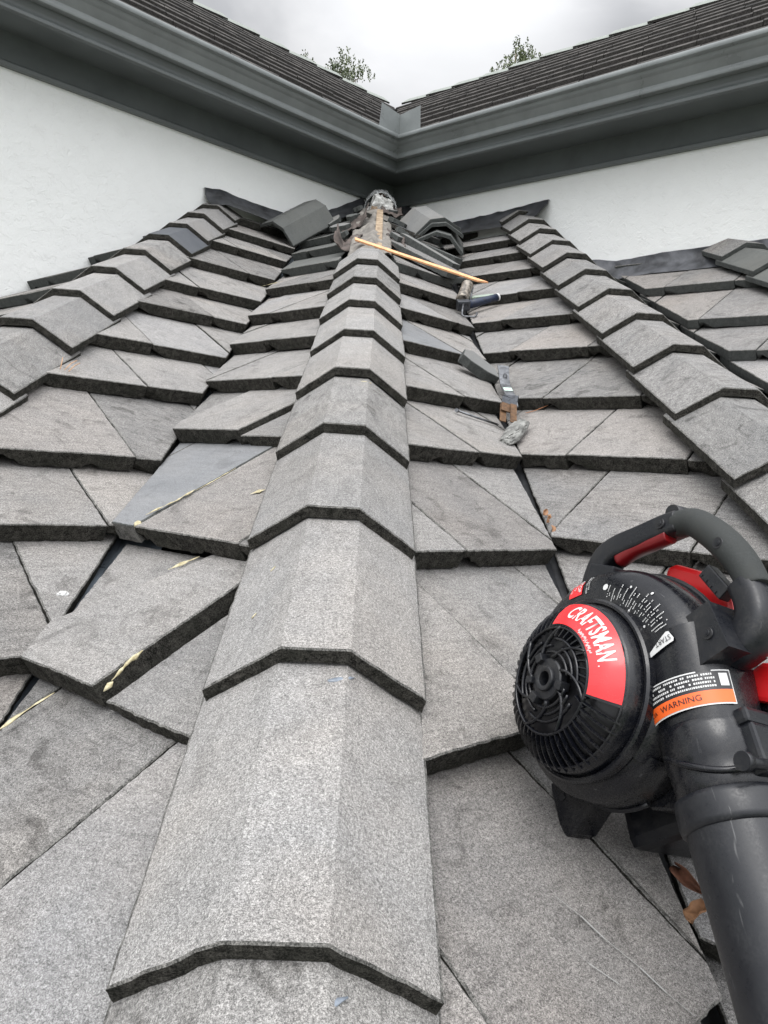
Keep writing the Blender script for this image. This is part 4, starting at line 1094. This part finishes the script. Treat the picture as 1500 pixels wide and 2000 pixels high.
b = MB()
for d_, rr_ in ((-58.5, .124), (-50, .1055), (-33, .1075), (-16, .1095), (-40.5, .132), (-27, .140)):
    q = ring(R(d_), rr_, 0); k_ = 8; s_ = .0042 if d_ == -58.5 else .0016
    b = MB(); b.add([face(q.z + s_ * math.cos(a), q.y + s_ * math.sin(a), 0, .0011)(0, 0) for a in [i * 2 * math.pi / k_ for i in range(k_)]], [tuple(range(k_))])
    bl(b, 'print_symbol', M_WHT)
# white start wedge
f = face(.121, .002, -6, .0022)
def wedge(fn, pts):
    bm = bmesh.new(); bm.faces.new([bm.verts.new((x, y, 0)) for x, y in pts])
    for i in range(-6, 7):
        bmesh.ops.bisect_plane(bm, geom=list(bm.verts) + list(bm.edges) + list(bm.faces), plane_co=(i * .0035, 0, 0), plane_no=(1, 0, 0))
    bm.verts.index_update(); mb = MB(); mb.add([fn(v.co.x, v.co.y) for v in bm.verts], [[v.index for v in q.verts] for q in bm.faces]); bm.free(); return mb
bl(wedge(f, [(-.018, -.0045), (-.016, -.0065), (.017, -.004), (.0185, -.001), (.016, .0085), (.013, .0095), (-.0175, -.0025)]), 'start_sticker', M_WHT)
f2s = face(.121, .002, 174, .0030)
text('lettering', 'START', .0082, lambda x, y: f2s(x - .006, y - .002), M_SBK, sx=.85)
# ---- warning label wrapped round the neck
def onneck(ang, y, eps):
    r_ = .0580 - .0055 * max(0, min(1, (y - .03) / .05)) + eps; return V((-.0535 + r_ * math.sin(ang), y, .107 + r_ * math.cos(ang)))
NK0, NK1 = R(18), R(172)
def neckpatch(y0, y1, eps, a0=NK0, a1=NK1, n=26):
    b = MB(); v = [onneck(a0 + (a1 - a0) * i / n, y, eps) for i in range(n + 1) for y in (y0, y1)]
    b.add(v, [(2 * i, 2 * i + 1, 2 * i + 3, 2 * i + 2) for i in range(n)], 0, True); return b
bl(neckpatch(.040, .075, .0022), 'warning_label', M_WHT)
bl(neckpatch(.0415, .0605, .0027, NK0 + .02, NK1 - .02), 'warning_text_field', M_SBK)
bl(neckpatch(.0605, .0735, .0027, NK0 + .02, NK1 - .02), 'warning_stripe', M_ORG)
b = MB(); r = random.Random(4)
for y in (.0445, .0485, .0525, .0565):
    a = NK0 + .30
    while a < NK1 - .12:
        wd = r.uniform(.015, .035)
        if r.random() > .15:
            b.add([onneck(a, y - .0010, .0033), onneck(a + wd, y - .0010, .0033), onneck(a + wd, y + .0010, .0033), onneck(a, y + .0010, .0033)], [(0, 1, 2, 3)])
        a += wd + .012
b.add([onneck(NK0 + .07, .044, .0033), onneck(NK0 + .22, .044, .0033), onneck(NK0 + .22, .057, .0033), onneck(NK0 + .07, .057, .0033)], [(0, 1, 2, 3)])
bl(b, 'warning_print', M_WHT)
text('lettering', 'WARNING', .0085, lambda x, y: onneck(R(75) - x / .0505, .067 - y, .0033), M_SBK)
text('lettering', 'ADVERTENCIA', .0062, lambda x, y: onneck(R(128) - x / .0505, .067 - y, .0033), M_SBK)
# ---- collar, clamp, tube
TC = lambda y: V((-.0535, y, .107))
b = MB(); b.tube([TC(y) for y in (.082, .084, .090, .118, .121, .135, .150, .152)], [.0495, .0515, .0520, .0520, .0505, .0500, .0500, .048], 44, up=(1, 0, 0)); bl(b, 'collar', M_BLK)
b = MB()      # clamp boss and bolt on the outer side
b.box(frame(V((-.050, .120, .157)), V((0, 1, 0)), V((0, 0, 1)), V((1, 0, 0))), (.05, .022, .03)); b.box(frame(V((-.055, .088, .158)), V((0, 1, 0)), V((0, 0, 1)), V((1, 0, 0))), (.016, .02, .045))
bl(b, 'clamp_boss', M_BLK2, bevel=.004)
b = MB(); b.tube([(-.045, .137, .166), (-.018, .139, .166), (-.012, .139, .166), (-.0119, .139, .166), (-.004, .1395, .166)], [.0055, .0055, .0055, .009, .009], 14); bl(b, 'clamp_bolt', M_BLK2)
b = MB(); b.tube([(-.0535 + .051 * math.sin(a), .118 + .02 * math.cos((a - .75) * 1.5), .107 + .051 * math.cos(a)) for a in [.2 + i * .12 for i in range(18)]], .0035, 8, up=(0, 1, 0)); bl(b, 'collar_rib', M_BLK)
b = MB(); b.tube([TC(y) for y in (.150, .151, .157, .175, .180, .182)], [.050, .0535, .0545, .0545, .0535, .050], 44, up=(1, 0, 0)); bl(b, 'coupling_ring', M_TUBE)
b = MB(); b.tube([TC(y) for y in (.176, .2, .26, .34, .44, .50)], [.0500, .0495, .0485, .0475, .046, .045], 44, up=(1, 0, 0), caps=False)
b.tube([TC(y) for y in (.50, .34, .176)], [.043, .044, .046], 44, up=(1, 0, 0), caps=False); bl(b, 'blower_tube', M_TUBE)
# ---- handle
def T3(pts, a=-.055): return [V((a, t_, u_)) for t_, u_ in pts]
def smooth_path(P, n=6):
    P = [V(p) for p in P]; out = []
    for i in range(len(P) - 1):
        p0, p1, p2, p3 = P[max(i - 1, 0)], P[i], P[i + 1], P[min(i + 2, len(P) - 1)]
        for k in range(n):
            t = k / n; out.append(.5 * ((2 * p1) + (p2 - p0) * t + (2 * p0 - 5 * p1 + 4 * p2 - p3) * t * t + (3 * p1 - p0 - 3 * p2 + p3) * t ** 3))
    out.append(P[-1]); return out
pa = smooth_path(T3([(-.138, .000), (-.160, .010), (-.181, .032), (-.184, .058), (-.175, .098), (-.167, .135), (-.161, .156)]))
b = MB(); nrr = len(pa); b.tube(pa, [.0205 - .004 * i / nrr for i in range(nrr)], 24, up=(1, 0, 0), flat=.86, power=4.5)
b.box(frame(V((-.055, -.146, .024)), V((1, 0, 0)), V((0, .8, -.6)), V((0, .6, .8))), (.042, .05, .046)); bl(b, 'handle_arm', M_BLK2, bevel=.003)
b = MB(); pr_ = smooth_path(T3([(-.167, .056), (-.166, .085), (-.159, .112), (-.153, .138)], -.050)); b.tube(pr_, .0105, 12, up=(1, 0, 0), flat=.95, power=3); bl(b, 'handle_underside', M_DRED)
pg = smooth_path(T3([(-.163, .150), (-.152, .170), (-.126, .187), (-.096, .200), (-.068, .208), (-.036, .211)]))
b = MB(); ng = len(pg); b.tube(pg, [.0172 + .0025 * math.sin(math.pi * i / ng) for i in range(ng)], 24, up=(1, 0, 0), flat=.92); bl(b, 'handle_grip', M_GRIP)
b = MB(); pj = smooth_path(T3([(-.046, .203), (-.025, .205), (-.004, .200), (.012, .182), (.014, .162)])); b.tube(pj, [.0185 + .004 * i / len(pj) for i in range(len(pj))], 20, up=(1, 0, 0), flat=.95, power=3)
b.box(frame(V((-.040, .006, .154)), V((1, 0, 0)), V((0, 1, .1)).normalized(), V((0, -.1, 1)).normalized()), (.058, .056, .062)); bl(b, 'handle_joint', M_BLK2, bevel=.006)
b = MB(); b.box(frame(V((-.056, -.066, .172)), V((1, 0, 0)), V((0, .94, .33)), V((0, -.33, .94))), (.016, .042, .018)); tr = bl(b, 'trigger', M_BLK2, bevel=.002)
b = MB()
for k in range(4): b.box(frame(V((-.056, -.080 + .009 * k, .1615 + .003 * k)), V((1, 0, 0)), V((0, .94, .33)), V((0, -.33, .94))), (.018, .0022, .003))
bl(b, 'trigger_ribs', M_SBK, tr)
def screw(p, n_=V((1, 0, 0)), r_=.0065):
    b = MB(); p = V(p); b.tube([p - n_ * .004, p + n_ * .0012], r_, 18, caps=True); sc_ = bl(b, 'screw_recess', M_SBK)
    b = MB(); b.tube([p, p + n_ * .0022], r_ * .55, 14); b.tube([p + n_ * .002, p + n_ * .0027], r_ * .3, 6); bl(b, 'screw', M_BLK2, sc_)
screw((-.0365, -.164, .020)); screw((-.0365, -.166, .138)); screw((-.0365, -.096, .200)); screw((-.010, .008, .170)); 
b = MB(); b.tube([(-.05, -.180, .150), (-.075, -.184, .150)], .010, 14); bl(b, 'throttle_lock', M_BLK2)
# cap / spigot behind the rim, red engine covers
b = MB(); b.tube([V((-.108, -.150, .062)), V((-.112, -.134, .080))], .0095, 18); b.tube([V((-.1125, -.134, .080)), V((-.114, -.124, .090))], .006, 12); bl(b, 'primer_stub', M_BLK2)
b = MB(); pl_ = [(-.140, .098), (-.137, .112), (-.112, .138), (-.085, .156), (-.056, .166), (-.020, .160), (-.03, .09), (-.09, .07)]
b.prism(pl_, Matrix(((0, 0, -1, -.080), (1, 0, 0, 0), (0, 1, 0, 0), (0, 0, 0, 1))), .05); bl(b, 'red_cover', M_RED, bevel=.006)
b = MB(); pl_ = [(.030, .135), (.050, .135), (.064, .160), (.060, .190), (.036, .192), (.022, .170)]
b.prism(pl_, Matrix(((0, 0, -1, -.085), (1, 0, 0, 0), (0, 1, 0, 0), (0, 0, 0, 1))), .05); bl(b, 'red_trim', M_RED, bevel=.005)
# engine block behind the housing
b = MB(); b.box(frame(V((-.150, .01, .03)), V((1, 0, 0)), V((0, 1, 0)), V((0, 0, 1))), (.085, .16, .15)); b.box(frame(V((-.135, .075, .150)), V((1, 0, 0)), V((0, 1, 0)), V((0, 0, 1))), (.06, .085, .07))
bl(b, 'engine_block', M_BLK2, bevel=.012)
b = MB()
for k in range(5): b.box(frame(V((-.102, .050 + .013 * k, .158)), V((1, 0, 0)), V((0, 1, 0)), V((0, 0, 1))), (.010, .006, .052))
bl(b, 'cooling_fins', M_BLK, bevel=.0015)
# feet
def foot(pl_, a0, th, name='foot'):
    b = MB(); b.prism(pl_, Matrix(((0, 0, -1, a0), (1, 0, 0, 0), (0, 1, 0, 0), (0, 0, 0, 1))), th); return bl(b, name, M_BLK, bevel=.003)
f0 = foot([(.050, -.100), (.056, -.150), (.068, -.151), (.119, -.145), (.125, -.139), (.124, -.122), (.092, -.066), (.060, -.055)], -.058, .036)
foot([(.085, -.045), (.100, -.036), (.108, -.024), (.128, -.004), (.137, .024), (.13, .06), (.09, .07), (.07, .0)], -.066, .05)
b = MB(); b.tube([(-.0565, .078, -.132), (-.0590, .078, -.132)], .005, 16); bl(b, 'foot_hole', M_SBK, f0)
b = MB(); b.box(frame(V((-.175, .085, -.035)), V((1, 0, 0)), V((0, 1, 0)), V((0, 0, 1))), (.11, .12, .13)); bl(b, 'fuel_tank', M_BLK2, bevel=.015)
# starter cord bits at the far side of the cowl
b = MB(); b.tube(smooth_path([ring(R(-128), .105, .004), ring(R(-122), .112, .010), ring(R(-112), .112, .012), ring(R(-106), .104, .010)]), .0045, 10); bl(b, 'cowl_clip', M_BLK2)
b = MB(); r = random.Random(8)
for k in range(9):
    d_ = r.uniform(-140, -100); p = ring(R(d_), .108 + r.uniform(-.004, .006), .006); b.tube([p, p + V((r.uniform(-.002, .006), r.uniform(-.012, .012), r.uniform(-.012, .012)))], .0012, 5)
bl(b, 'caught_debris', M_LEAFD)
